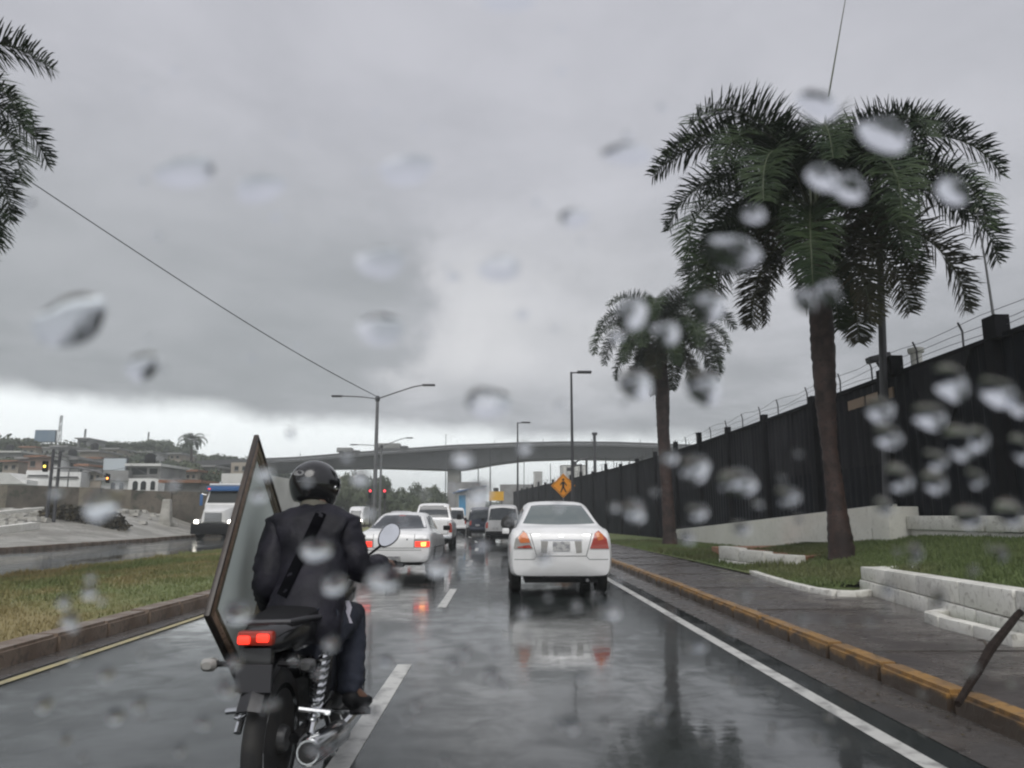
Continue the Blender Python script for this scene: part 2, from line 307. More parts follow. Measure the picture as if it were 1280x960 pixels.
# ------------------------------------------------------------------ object helpers
def tag(o, label=None, cat=None, group=None, kind=None):
    if label: o['label'] = label
    if cat: o['category'] = cat
    if group: o['group'] = group
    if kind: o['kind'] = kind
    return o
def empty(name, loc=(0, 0, 0), rz=0.0, **kw):
    o = bpy.data.objects.new(name, None); COL.objects.link(o); o.location = loc; o.rotation_euler = (0, 0, rz)
    o.empty_display_size = 0.1
    return tag(o, **kw)
def link(name, me, m, parent=None, **kw):
    o = bpy.data.objects.new(name, me); COL.objects.link(o)
    if m is not None and not me.materials: me.materials.append(m)
    if parent: o.parent = parent
    return tag(o, **kw)
def smooth(me, ang=35):
    me.polygons.foreach_set('use_smooth', [True]*len(me.polygons))
    try: me.set_sharp_from_angle(angle=R(ang))
    except Exception: pass
class MB:
    """collects geometry for ONE mesh object"""
    def __init__(s): s.v = []; s.f = []
    def add(s, vs, fs):
        b = len(s.v); s.v += [tuple(v) for v in vs]; s.f += [tuple(i+b for i in f) for f in fs]; return s
    def box(s, x0, x1, y0, y1, z0, z1, mt=None):
        vs = [Vector((x, y, z)) for z in (z0, z1) for y in (y0, y1) for x in (x0, x1)]
        if mt: vs = [mt @ v for v in vs]
        return s.add(vs, [(0, 2, 3, 1), (4, 5, 7, 6), (0, 1, 5, 4), (2, 6, 7, 3), (0, 4, 6, 2), (1, 3, 7, 5)])
    def tube(s, pts, rads, n=8, cap=True):
        pts = [Vector(p) for p in pts]
        if not hasattr(rads, '__len__'): rads = [rads]*len(pts)
        rings = []; prev = None
        for i, p in enumerate(pts):
            d = (pts[min(i+1, len(pts)-1)]-pts[max(i-1, 0)]).normalized()
            if prev is None:
                a = d.cross(Vector((0, 0, 1)))
                if a.length < 1e-3: a = d.cross(Vector((0, 1, 0)))
                a.normalize()
            else:
                a = (prev - d*prev.dot(d)).normalized()
            prev = a; b = d.cross(a)
            rings.append([p+(a*math.cos(2*math.pi*k/n)+b*math.sin(2*math.pi*k/n))*rads[i] for k in range(n)])
        vs = [v for r in rings for v in r]; fs = []
        for i in range(len(pts)-1):
            for k in range(n):
                fs.append((i*n+k, i*n+(k+1) % n, (i+1)*n+(k+1) % n, (i+1)*n+k))
        if cap: fs += [tuple(reversed(range(n))), tuple((len(pts)-1)*n+k for k in range(n))]
        return s.add(vs, fs)
    def lathe(s, prof, n=24, axis='z', c=(0, 0, 0)):
        c = Vector(c); vs = []; fs = []
        for (r, h) in prof:
            for k in range(n):
                a = 2*math.pi*k/n; u, v = r*math.cos(a), r*math.sin(a)
                vs.append(c+(Vector((u, v, h)) if axis == 'z' else Vector((h, u, v)) if axis == 'x' else Vector((u, h, v))))
        for i in range(len(prof)-1):
            for k in range(n): fs.append((i*n+k, i*n+(k+1) % n, (i+1)*n+(k+1) % n, (i+1)*n+k))
        fs += [tuple(range(n)), tuple((len(prof)-1)*n+k for k in range(n))]
        return s.add(vs, fs)
    def mesh(s, name, sm=True, ang=35, fix=True):
        me = bpy.data.meshes.new(name); me.from_pydata(s.v, [], s.f); me.update()
        if fix:
            bm = bmesh.new(); bm.from_mesh(me); bmesh.ops.recalc_face_normals(bm, faces=bm.faces); bm.to_mesh(me); bm.free()
        if sm: smooth(me, ang)
        return me
    def build(s, name, m, parent=None, sm=True, ang=35, bevel=0.0, **kw):
        me = s.mesh(name, sm and not bevel, ang)
        if bevel:
            bm = bmesh.new(); bm.from_mesh(me)
            bmesh.ops.bevel(bm, geom=[e for e in bm.edges if e.is_manifold and e.calc_face_angle(0) > 0.5], offset=bevel, segments=2, affect='EDGES', profile=0.5)
            bm.to_mesh(me); bm.free(); smooth(me, 30)
        return link(name, me, m, parent, **kw)
def boxo(name, x0, x1, y0, y1, z0, z1, m, parent=None, bevel=0.0, **kw):
    return MB().box(x0, x1, y0, y1, z0, z1).build(name, m, parent, bevel=bevel, **kw)
def copy_tree(o, parent=None):
    c = o.copy(); COL.objects.link(c); c.parent = parent
    for ch in [q for q in o.children]: copy_tree(ch, c)
    return c
def sstep(a, b, x):
    t = max(0, min(1, (x-a)/(b-a))); return t*t*(3-2*t)

# ------------------------------------------------------------------ the lie of the road
def shift(Y):
    k = 6.0; d = (Y-42)/k
    return -0.12*k*(math.log1p(math.exp(d)) if d < 30 else d)
def head(Y): return math.atan((shift(Y+.5)-shift(Y-.5)))   # heading angle (about z)
def ys(y0, y1, near=1.0):
    o = []; y = y0
    while y < y1: o.append(y); y += near if y < 70 else near*4
    o.append(y1); return o
def ribbon(name, prof, y0, y1, m, parent=None, closed=False, step=1.0, **kw):
    """sweep a cross-section [(s,z)] along the road"""
    Y = ys(y0, y1, step); vs = []; fs = []; n = len(prof)
    for y in Y:
        for (s_, z) in prof: vs.append((s_+shift(y), y, z))
    for i in range(len(Y)-1):
        for k in range(n if closed else n-1):
            k2 = (k+1) % n
            fs.append((i*n+k, i*n+k2, (i+1)*n+k2, (i+1)*n+k))
    if closed: fs += [tuple(range(n)), tuple((len(Y)-1)*n+k for k in reversed(range(n)))]
    mb = MB(); mb.add(vs, fs)
    me = mb.mesh(name, True, 40, fix=closed)
    if not closed:
        for p in me.polygons[:1]:
            if p.normal.z < 0: me.flip_normals()
    return link(name, me, m, parent, **kw)

def hillh(x, y):
    s_ = x - shift(y)
    z = -0.06
    if s_ < -18.6:
        z += 1.70*max(sstep(-19, -42, s_)*.85, sstep(26, 60, y)*sstep(-18.8, -26, s_))
    # left hillside
    a = sstep(75, 175, y)*sstep(-12, -70, x+0.05*y)
    z += 15.0*a*(0.85+0.15*math.sin(x*0.05+1)*math.cos(y*0.04))
    b = sstep(170, 330, y)*(0.45+0.55*sstep(60, -40, x))*sstep(140, 40, x)
    z += 9.0*b*(1-a)
    return z
def terrain():
    xs = []; x = -1500
    def rng(a, b, st):
        o = []; v = a
        while v < b-1e-6: o.append(v); v += st
        return o
    xs = rng(-700, -300, 100)+rng(-300, -60, 8)+rng(-60, 40, 2.0)+rng(40, 200, 16)+rng(200, 701, 100)
    Y = rng(-100, -10, 15)+rng(-10, 90, 2.5)+rng(90, 360, 9)+rng(360, 761, 100)
    vs = [(x, y, hillh(x, y)) for y in Y for x in xs]
    n = len(xs); fs = [(j*n+i, j*n+i+1, (j+1)*n+i+1, (j+1)*n+i) for j in range(len(Y)-1) for i in range(n-1)]
    me = bpy.data.meshes.new('ground'); me.from_pydata(vs, [], fs); me.update(); smooth(me, 80)
    return link('ground', me, M['hill'], None, kind='structure')
terrain()

YE = 320
ribbon('road', [(-4.3, 0), (3.05, 0)], -4, YE, M['asphalt'], kind='structure')
ribbon('opposing_road', [(-18.2, 0), (-9.75, 0)], -4, YE, M['asphalt'], kind='structure')
ribbon('gutter', [(2.52, .004), (3.0, .004)], -4, 120, M['gutter'], kind='structure')
ribbon('median_gutter', [(-4.24, .004), (-3.98, .004)], -4, 120, M['gutter'], kind='structure')
# plaza across the road
vs = []; fs = []; A_ = [-18.65-.6*i for i in range(8)]+[-23.4-2.2*i for i in range(22)]; B_ = [10+1.5*i for i in range(36)]
for y in B_:
    for s_ in A_: vs.append((s_+shift(y), y, max(.13, hillh(s_+shift(y), y)+.10)))
n = len(A_); fs = [(j*n+i, j*n+n+i, j*n+n+i+1, j*n+i+1) for j in range(len(B_)-1) for i in range(n-1)]
me = bpy.data.meshes.new('plaza_pavement'); me.from_pydata(vs, [], fs); me.update(); smooth(me, 80)
if me.polygons[0].normal.z < 0: me.flip_normals()
link('plaza_pavement', me, M['concrete'], kind='structure')
# road paint
ribbon('edge_line', [(2.19, .003), (2.31, .003)], -4, 200, M['paint_white'], kind='structure')
ribbon('median_edge_line', [(-3.92, .0075), (-3.84, .0075)], -4, 200, M['paint_yellow'], kind='structure')
lm = MB()
for k in range(14):
    y0 = 3.0+k*9.2 if k else 2.2
    if k == 0: y0, y1 = 2.4, 7.1
    else: y0 = 11.4+(k-1)*9.3; y1 = y0+2.9
    for q in range(6):
        ya, yb = y0+(y1-y0)*q/6, y0+(y1-y0)*(q+1)/6
        lm.add([(-.90+shift(ya), ya, .003), (-.775+shift(ya), ya, .003), (-.775+shift(yb), yb, .003), (-.90+shift(yb), yb, .003)], [(0, 1, 2, 3)])
link('lane_line', lm.mesh('lane_line', False), M['paint_white'], kind='structure')
# slab joints of the carriageway
jm = MB()
for y in (1.2, 15.2, 29.0, 43):
    jm.box(-3.8, 2.18, y, y+.015, .0, .002)
jm.build('slab_joint', M['gutter'], kind='structure')

# kerbs: stones near, one strip beyond
def kerb(name, s0, s1, h, m, y0, y1, m2=None, far=160, L=0.95):
    k = empty(name, (0, 0, 0), kind='structure')
    base = MB().box(-(s1-s0)/2, (s1-s0)/2, -L/2, L/2, -.05, h).mesh('kerb_stone', False)
    bm = bmesh.new(); bm.from_mesh(base)
    bmesh.ops.bevel(bm, geom=[e for e in bm.edges], offset=.028, segments=2, affect='EDGES'); bm.to_mesh(base); bm.free(); smooth(base, 40)
    base.materials.append(m)
    y = y0
    while y < y1:
        yc = y+L/2
        o = bpy.data.objects.new('kerb_stone', base); COL.objects.link(o); o.parent = k
        o.location = ((s0+s1)/2+shift(yc)+random.uniform(-.006, .006), yc, random.uniform(-.008, .006))
        o.rotation_euler = (random.uniform(-.006, .006), random.uniform(-.02, .02), head(yc)*-1+random.uniform(-.006, .006))
        y += L+.018
    o = ribbon('kerb_strip', [(s0, -.05), (s0, h), (s1, h), (s1, -.05)], y, far, m, k, closed=True, step=2)
    o['kind'] = 'stuff'
    return k
kerb('yellow_kerb', 2.98, 3.16, .15, M['kerb_yellow'], 0.5, 42)
kerb('median_kerb', -4.52, -4.24, .17, M['kerb_dirty'], 1.0, 42)
kerb('far_median_kerb', -9.9, -9.72, .14, M['kerb_dirty'], 8.0, 42)
kerb('plaza_kerb', -18.5, -18.2, .16, M['kerb_dirty'], 12.0, 60)

# median
ribbon('median_ground', [(-9.72, .10), (-9.2, .15), (-8, .22), (-7, .25), (-6, .22), (-5, .18), (-4.5, .15)], -4, YE, M['grass_median'], kind='structure')
ribbon('sidewalk', [(3.14, .14), (4.95, .155), (6.6, .15)], -4, YE, M['pavement'], kind='structure')
# cracks / joints across the sidewalk
sj = MB()
y = .8
while y < 40:
    sj.box(3.18, 4.85, y, y+.008, .13, .1582); y += 3.0
sj.build('sidewalk_joint', M['gutter'], kind='structure')

def verge_z(s_, Y):
    t = (s_-4.8)/4.2
    z = .17 + max(0, t)**1.1*0.80*sstep(29, 14, Y)
    hb = .46+(s_-5.6)/3.4*.5
    return z+(max(z, hb)-z)*sstep(14.6, 12.2, Y)*sstep(6.1, 6.9, s_)
def block_s(Y): return 5.62-.155*(11.95-Y)     # line of the near block wall
vs = []; fs = []; ny = 150; ns = 22
Ys = [-4+i*.6 for i in range(110)]+[62+i*5 for i in range(40)]
for y in Ys:
    for k in range(ns):
        t = k/(ns-1)
        s0 = 4.9
        if y < 12.4: s0 = block_s(min(y, 12))+.12
        s_ = s0+(8.98-s0)*t
        z = verge_z(s_, y)
        if y < 11.7: z = .47+(s_-s0)/(8.98-s0)*.52*sstep(-2, 8, y+6)
        vs.append((s_+shift(y), y, z))
for j in range(len(Ys)-1):
    for i in range(ns-1): fs.append((j*ns+i, j*ns+i+1, (j+1)*ns+i+1, (j+1)*ns+i))
me = bpy.data.meshes.new('verge_ground'); me.from_pydata(vs, [], fs); me.update(); smooth(me, 80)
link('verge_ground', me, M['grass_verge'], kind='structure')
def vz(s_, y):
    s0 = 4.9 if y >= 12 else block_s(y)+.12
    return .47+(s_-s0)/(8.98-s0)*.52 if y < 12 else verge_z(s_, y)
# grass strip between the block wall and its low kerb
g = MB(); pts = []
for i in range(12):
    y = 9.0-i*.45; pts.append((y, block_s(y)-.02, max(4.62, block_s(y)-.62+ (0.55 if i == 0 else 0))))
for (y, a, b_) in pts: g.v += [(b_, y, .185), (a, y, .20)]
g.f = [(2*i, 2*i+1, 2*i+3, 2*i+2) for i in range(len(pts)-1)]
link('grass_strip', g.mesh('grass_strip', fix=False), M['grass_verge'], kind='structure')

g = MB(); g.v = [(4.80, 11.40, .178), (5.9, 11.40, .178), (5.9, 13.1, .19), (4.85, 13.1, .178)]; g.f = [(0, 1, 2, 3)]
link('island_ground', g.mesh('island_ground', fix=False), M['grass_verge'], kind='structure')
# grass blades (uncountable)
def blades(name, n, fn, m, h=.05):
    mb = MB()
    for i in range(n):
        r = fn()
        if r is None: continue
        x, y, z = r; a = random.uniform(0, 6.28); hh = h*random.uniform(.5, 1.5)*(1+1.5*max(0, math.sin(x*2.3+math.sin(y*1.1)*2)*math.sin(y*1.9+x))**3); wd = .006+.0007*y
        dx, dy = math.cos(a)*wd, math.sin(a)*wd; lx, ly = random.uniform(-.03, .03), random.uniform(-.03, .03)
        b = len(mb.v); mb.v += [(x-dx, y-dy, z-.01), (x+dx, y+dy, z-.01), (x+lx, y+ly, z+hh)]; mb.f.append((b, b+1, b+2))
    me = bpy.data.meshes.new(name); me.from_pydata(mb.v, [], mb.f); me.update()
    return link(name, me, m, kind='stuff')
def f1():
    y = 3+random.random()**1.7*36; s_ = random.uniform(-9.7, -4.52)
    z = .15+.10*math.cos((s_+7.1)/2.6*1.5)**2
    return (s_+shift(y), y, min(z, .24)+.0)
o = blades('median_grass', 90000, f1, M['grass_median'], .045); tag(o, 'short patchy green and brown grass on the median', 'grass')
def f2():
    y = 3+random.random()**1.3*34
    s0 = 4.98 if y >= 12 else block_s(y)+.14
    s_ = random.uniform(s0, 8.9); return (s_+shift(y), y, vz(s_, y))
o = blades('verge_grass', 90000, f2, M['grass_verge'], .05); tag(o, 'green grass on the slope below the black wall', 'grass')

# ------------------------------------------------------------------ near walls, planters on the right
def wall_seg(mb, p, q, th, z0a, z1a, z0b=None, z1b=None):
    z0b = z0a if z0b is None else z0b; z1b = z1a if z1b is None else z1b
    p = Vector(p); q = Vector(q); d = (q-p).normalized(); n = Vector((-d.y, d.x))*th/2
    vs = []
    for (c, z0, z1) in ((p, z0a, z1a), (q, z0b, z1b)):
        for sgn in (-1, 1):
            for z in (z0, z1): vs.append((c.x+n.x*sgn, c.y+n.y*sgn, z))
    return mb.add(vs, [(0, 1, 3, 2), (4, 6, 7, 5), (0, 4, 5, 1), (2, 3, 7, 6), (1, 5, 7, 3), (0, 2, 6, 4)])
bw = empty('block_wall', (5.3, 9.5, .1), label='low white two-course stone block wall holding the near grass slope', cat='retaining wall')
def bseg(name, ya, yb, z0a, z1a, z0b, z1b, th, off, parent, m):
    mb = MB(); pa = Vector((block_s(ya)+off-5.3, ya-9.5)); pb = Vector((block_s(yb)+off-5.3, yb-9.5))
    wall_seg(mb, pa, pb, th, z0a-.1, z1a-.1, z0b-.1, z1b-.1)
    return mb.build(name, m, parent, bevel=.018)
cuts = [12.0, 10.9, 9.75, 8.5, 7.3, 6.1, 4.9, 3.7]
for i in range(len(cuts)-1):
    a, b = cuts[i]-.012, cuts[i+1]+.012
    bseg('stone_block', a, b, .345, .53+.02*i, .345, .53+.02*(i+1)*.98, .26, random.uniform(-.008, .008), bw, M['whiteblock'])
    bseg('stone_block', a-.4 if i else a, b-.4, .10, .335, .10, .335, .28, -.015, bw, M['whiteblock'])
mb = MB(); wall_seg(mb, (block_s(11.9)+.14-5.3, 11.87-9.5), (1.55, 12.35-9.5), .26, 0, .43); mb.build('stone_block', M['whiteblock'], bw, bevel=.018)
# white block planter further on
pw = empty('planter_wall', (5.4, 17.4, .1), label='short white block wall at the corner of the terracotta ramp', cat='retaining wall')
P = [(5.28, 18.6), (5.38, 17.4), (5.62, 16.4), (6.0, 15.6)]
for i in range(3):
    for (z0, z1, th) in ((.08, .30, .24), (.312, .60-.04*i, .22)):
        mb = MB(); a = Vector(P[i]); b = Vector(P[i+1]); d = (b-a).normalized()*.008
        wall_seg(mb, (a.x+d.x-5.4, a.y+d.y-17.4), (b.x-d.x-5.4, b.y-d.y-17.4), th, z0-.1, z1-.1)
        mb.build('stone_block', M['whiteblock'], pw, bevel=.015)
mb = MB(); mb.add([(5.4, 18.6, .50), (6.1, 15.8, .47), (8.8, 18.5, .60), (8.9, 24, .42), (6.2, 23, .42)], [(0, 1, 2, 3, 4)])
mb.v += [(x, y, .1) for (x, y, z) in mb.v[:5]]; mb.f += [(i, (i+1) % 5, (i+1) % 5+5, i+5) for i in range(5)]
mb.build('terracotta_ramp', M['terracotta'], kind='structure')
# island kerb round the palm, a chain of small stones
ik = empty('island_kerb', (5.0, 12.5, .1), label='low curved kerb round the grass island under the large palm', cat='kerb')
def chain(pts, root, org, h=.27, th=.14, L=.62):
    pts = [Vector(p) for p in pts]
    for a, b in zip(pts[:-1], pts[1:]):
        n = max(1, round((b-a).length/L)); d = (b-a)/n
        for i in range(n):
            p = a+d*i+d.normalized()*.006; q = a+d*(i+1)-d.normalized()*.006
            mb = MB(); wall_seg(mb, (p.x-org[0], p.y-org[1]), (q.x-org[0], q.y-org[1]), th, 0, h-.1)
            mb.build('kerb_stone', M['whiteblock'], root, bevel=.012)
chain([(5.0, 15.6), (4.86, 14.5), (4.72, 12.8), (4.72, 11.9), (4.85, 11.4), (5.1, 11.3), (5.45, 11.55)], ik, (5.0, 12.5), .235)
ck = empty('corner_kerb', (4.65, 7.8, .1), label='short rounded white kerb in front of the near block wall', cat='kerb')
chain([(5.05, 8.9), (4.70, 8.65), (4.60, 8.2), (4.58, 7.0)], ck, (4.65, 7.8), .26)

# ------------------------------------------------------------------ big black boundary wall
WS = 9.05; WT = 4.44
bwl = empty('boundary_wall', (WS, 20, 0), label='long tall black sheet wall with posts and barbed wire along the port', cat='wall')
def retop(Y):  # top of the white base
    if Y > 40: return .17
    if Y > 17.2: return .62+(39-Y)/(39-17.2)*.95 if Y < 39.5 else .17
    return 1.30
def place(me_or_mb, name, m, y, z=0, s=WS, root=None, sm=False):
    me = me_or_mb if isinstance(me_or_mb, bpy.types.Mesh) else me_or_mb.mesh(name, sm)
    o = link(name, me, m, root or bwl)
    o.location = Vector((s+shift(y)-WS, y-20, z)); o.rotation_euler.z = -head(y)
    return o
panel_cache = {}
def panel_mesh(key, L, z0, z1, th, ribs):
    if key in panel_cache: return panel_cache[key]
    mb = MB(); n = ribs*4; vs = []; fs = []
    for i in range(n+1):
        y = -L/2+L*i/n; ph = i % 4; x = -.0 if ph in (0, 3) else -.03
        vs += [(x, y, z0), (x, y, z1)]
    m0 = len(vs); vs += [(th, -L/2, z0), (th, -L/2, z1), (th, L/2, z0), (th, L/2, z1)]
    fs = [(2*i, 2*i+2, 2*i+3, 2*i+1) for i in range(n)]
    fs += [(m0, m0+1, m0+3, m0+2), (0, 1, m0+1, m0), (2*n, m0+2, m0+3, 2*n+1)]
    mb.add(vs, fs); me = mb.mesh('panel', False); panel_cache[key] = me; return me
postY = [5.4+4.08*i for i in range(24)]
step = 1.36
y = 5.4
while y < 103:
    z0 = round(retop(y+.68)-.05, 1)
    z0 = {True: z0}[True]
    upper = y > 0
    zm = 2.55 if y > 17 else 3.0
    me = panel_mesh(('lo', z0, zm), step-.02, z0, zm, .03, 4)
    if not me.materials: me.materials.append(M['fence_black'])
    place(me, 'panel', None, y+.68)
    tint = 'fence_grey' if y > 17.6 else 'fence_black'
    me = panel_mesh(('up', zm, tint), step-.02, zm-.04, WT, .03, 4)
    if not me.materials: me.materials.append(M[tint])
    place(me, 'panel', None, y+.68, s=WS-.014)
    y += step
post = MB().box(-.13, .05, -.13, .13, 0, WT+.32).mesh('post', False); post.materials.append(M['post_black'])
for i, yy in enumerate(postY):
    o = place(post, 'post', None, yy, s=WS-.04)
    o.scale.z = 1.0+random.uniform(-.02, .05)
stk = MB().tube([(0, 0, WT-.3), (0, .0, WT+.42), (-.0, .12, WT+.62)], .022, 6).mesh('stake'); stk.materials.append(M['steel_dark'])
yy = 6.4
while yy < 95:
    o = place(stk, 'stake', None, yy+random.uniform(-.3, .3), s=WS); o.rotation_euler.x = random.uniform(-.08, .08)
    yy += 2.0
# rails
for (nm, s0, s1, z0, z1) in (('top_rail', WS-.10, WS+.06, WT, WT+.09), ):
    o = ribbon(nm, [(s0-WS, z0), (s0-WS, z1), (s1-WS, z1), (s1-WS, z0)], 5.4, 103, M['post_black'], bwl, closed=True); o.location = (0, -20, 0)
for k, zz in enumerate((WT+.22, WT+.38, WT+.56)):
    mb = MB(); mb.tube([(shift(q)+.0, q, zz+.035*math.sin(q*1.7+k*2)+.03*math.sin(q*.61*(k+1))) for q in range(5, 96, 1)], .006, 4)
    o = mb.build('barbed_wire', M['wire'], bwl); o.location = (0, -20, 0)
# opening near the top with a tan building showing behind
for (a, b) in ((17.3, 18.6), (18.7, 19.6)):
    boxo('louvre_opening', -.07, -.02, a-20, b-20, 3.98, 4.22, M['tan_lit'], bwl)
# triangular brace sheet
mb = MB(); mb.add([(-.10, 14.2-20, 4.48), (-.10, 16.5-20, 4.48), (-.10, 15.5-20, 2.5), (-.07, 14.2-20, 4.48), (-.07, 16.5-20, 4.48), (-.07, 15.5-20, 2.5)],
                  [(0, 1, 2), (5, 4, 3), (0, 3, 4, 1), (1, 4, 5, 2), (2, 5, 3, 0)])
mb.build('torn_sheet', M['fence_grey'], bwl, sm=False)
boxo('lamp_box', -.22, .05, 13.25-20, 13.6-20, WT+.0, WT+.42, M['post_black'], bwl)
boxo('lamp_box', -.22, .05, 16.95-20, 17.25-20, WT+.0, WT+.45, M['post_black'], bwl)
# white base of it
rw = empty('white_retaining_wall', (8.85, 28, 0), label='long cream retaining wall rising along the foot of the black wall', cat='retaining wall')
mb = MB(); Yv = [17.4+i*1.2 for i in range(19)]
for q in Yv:
    t = retop(q); x = shift(q)-.0
    for (dx, z) in ((-.16, -.05), (-.16, t), (.08, t), (.08, -.05)): mb.v.append((x+dx, q-28, z))
n = len(Yv)
mb.f = [(4*i+k, 4*i+(k+1) % 4, 4*i+4+(k+1) % 4, 4*i+4+k) for i in range(n-1) for k in range(4)]+[(0, 1, 2, 3), (4*n-1, 4*n-2, 4*n-3, 4*n-4)]
mb.build('wall_face', M['whitewash'], rw, sm=False)
boxo('coping', -.22, .10, 39.1-28, 72-28, .10, .34, M['whitewash'], rw)
boxo('end_pillar', -.55, .12, 16.6-28, 17.38-28, .5, 1.50, M['whitewash'], rw, bevel=.02)
mb = MB(); mb.add([(-.5, 17.5-28, .70), (-.9, 22-28, .60), (-.7, 22-28, .60), (-.3, 17.5-28, .70), (-.5, 17.5-28, 1.02), (-.9, 22-28, .66), (-.7, 22-28, .66), (-.3, 17.5-28, 1.02)], [(0, 1, 2, 3), (4, 7, 6, 5), (0, 4, 5, 1), (1, 5, 6, 2), (2, 6, 7, 3), (3, 7, 4, 0)])
mb.build('side_ramp', M['whitewash'], rw)
lw = empty('low_white_wall', (8.85, 12, 0), label='low white block wall in sections at the foot of the nearest black sheets', cat='retaining wall')
for (a, b) in ((13.95, 16.55), (11.3, 13.85), (8.6, 11.2), (6, 8.5)):
    boxo('stone_block', -.2, .1, a-12, b-12, 1.02, 1.30, M['whiteblock'], lw, bevel=.02)
    boxo('stone_block', -.12, .1, a-12, b-12, .72, 1.005, M['whiteblock'], lw, bevel=.02)

# floodlight / camera on the wall, tank, antenna, leaning pole
q = at(1100, 470, 17.9); fl = empty('floodlight', (9.1, 17.9, 4.5), label='dark floodlight on a bent bracket on top of the black wall', cat='floodlight')
MB().tube([(0, 0, 0), (-.02, 0, .25), (-.12, 0, .42)], .035, 8).build('bracket', M['steel_dark'], fl)
MB().tube([(0, 0, .28), (.12, .05, .42)], .02, 6).build('brace', M['steel_dark'], fl)
mt = Matrix.Translation((-.03, 0, .52)) @ Matrix.Rotation(R(-14), 4, 'Y')
MB().box(-.30, .22, -.12, .12, -.07, .09, mt).build('lamp_head', M['steel_dark'], fl, bevel=.02)
MB().box(-.32, -.305, -.10, .10, -.05, .07, mt).build('lens', M['glass_dark'], fl)
vt = empty('vent_pipe', (9.3, 16.75, 3.9), label='short pale vent cylinder with a cap standing behind the black wall top', cat='vent')
MB().lathe([(.12, 0), (.12, 1.0), ], 16).build('pipe', M['container'], vt)
MB().lathe([(.16, 1.0), (.17, 1.02), (.17, 1.10), (.05, 1.13)], 16).build('cap', M['container'], vt)
an = empty('antenna_mast', (9.05, 13.6, 4.9), label='thin whip antenna mast on the rightmost post of the black wall', cat='antenna')
MB().tube([(0, 0, 0), (-.03, .02, 1.1), (-.09, .02, 2.05)], [.03, .02, .012], 6).build('rod', M['steel'], an)
MB().lathe([(.02, 2.03), (.03, 2.05), (.03, 2.22), (.012, 2.26)], 8, c=(-.09, .02, 0)).build('tip', M['container'], an)
up = empty('utility_pole', (8.45, 17.0, .5), label='dark leaning utility pole rising from the black wall into the palm fronds', cat='pole')
tp = at(1096, 195, 17.2); MB().tube([(0, 0, 0), (tp.x-8.45, .2, tp.z-.5)], [.10, .07], 10).build('shaft', M['steel_dark'], up)
MB().tube([(tp.x-8.45-.3, .2, tp.z-.75), (tp.x-8.45+.3, .2, tp.z-.75)], .03, 6).build('crossarm', M['steel_dark'], up)

# ------------------------------------------------------------------ palms
def frond_mesh(L, e0, e1, nl, ll, plume=1.0, seed=0, tw=0.0):
    """leaf of a royal palm in its own x-z plane: base at origin, growing along +x, arching down"""
    rnd = random.Random(seed); pts = []; n = 16; p = Vector((0, 0, 0))
    for i in range(n+1):
        t = i/n; e = e0+(e1-e0)*t**1.15
        pts.append(p.copy()); p = p+Vector((math.cos(e), 0.03*math.sin(t*3+seed), math.sin(e)))*(L/n)
    mb = MB(); mb.tube(pts, [.035*(1-.85*i/n) for i in range(n+1)], 5, cap=False)
    nr = len(mb.f)
    def P(t):
        k = min(n-1, int(t*n)); u = t*n-k; return pts[k].lerp(pts[k+1], u), (pts[k+1]-pts[k]).normalized()
    for i in range(nl):
        t = .14+.86*(i+rnd.random()*.6)/nl; t = min(t, .998)
        c, d = P(t); side = Vector((0, 1, 0)); upv = side.cross(d)*-1
        if upv.z < 0: upv = -upv
        for sg in (-1, 1):
            l = ll*(.35+.75*math.sin(math.pi*min(1, (t*1.02))**.8)**.7)*rnd.uniform(.8, 1.12)
            lift = rnd.uniform(-.45, 1.15)*plume
            dr = (side*sg*1.0+d*rnd.uniform(.35, .75)+upv*lift).normalized()
            wd = (side*sg).cross(dr); 
            wv = d.cross(dr).normalized().cross(dr).normalized()*.0155*rnd.uniform(.8, 1.3)
            p0 = c; p1 = c+dr*l*.5; dd = (dr+Vector((0, 0, -.22*rnd.random()*1.6))).normalized(); p2 = p1+dd*l*.32; ddd = (dr*.9+Vector((0, 0, -.75*rnd.random()))).normalized(); p3 = p2+ddd*l*.3
            b = len(mb.v)
            mb.v += [tuple(p0-wv*.6), tuple(p0+wv*.6), tuple(p1-wv), tuple(p1+wv), tuple(p2-wv*.8), tuple(p2+wv*.8), tuple(p3)]
            mb.f += [(b, b+1, b+3, b+2), (b+2, b+3, b+5, b+4), (b+4, b+5, b+6)]
    me = bpy.data.meshes.new('frond'); me.from_pydata(mb.v, [], mb.f); me.update()
    me.materials.append(M['frond']); me.materials.append(M['rachis'])
    me.polygons.foreach_set('material_index', [1 if i < nr else 0 for i in range(len(mb.f))])
    return me
FR = {}
def frond(kind, old=False):
    key = (kind, old)
    if key in FR: return FR[key]
    spec = {'up': (4.4, R(76), R(-50)), 'high': (4.5, R(60), R(-80)), 'mid': (4.4, R(36), R(-92)), 'low': (3.9, R(8), R(-94)), 'hang': (3.1, R(-34), R(-92))}[kind]
    me = frond_mesh(spec[0], spec[1], spec[2], 190, .70, .9, seed=hash(kind) % 100 if False else {'up': 1, 'high': 2, 'mid': 3, 'low': 4, 'hang': 5}[kind])
    if old: me.materials[0] = M['frond_old']
    FR[key] = me; return me
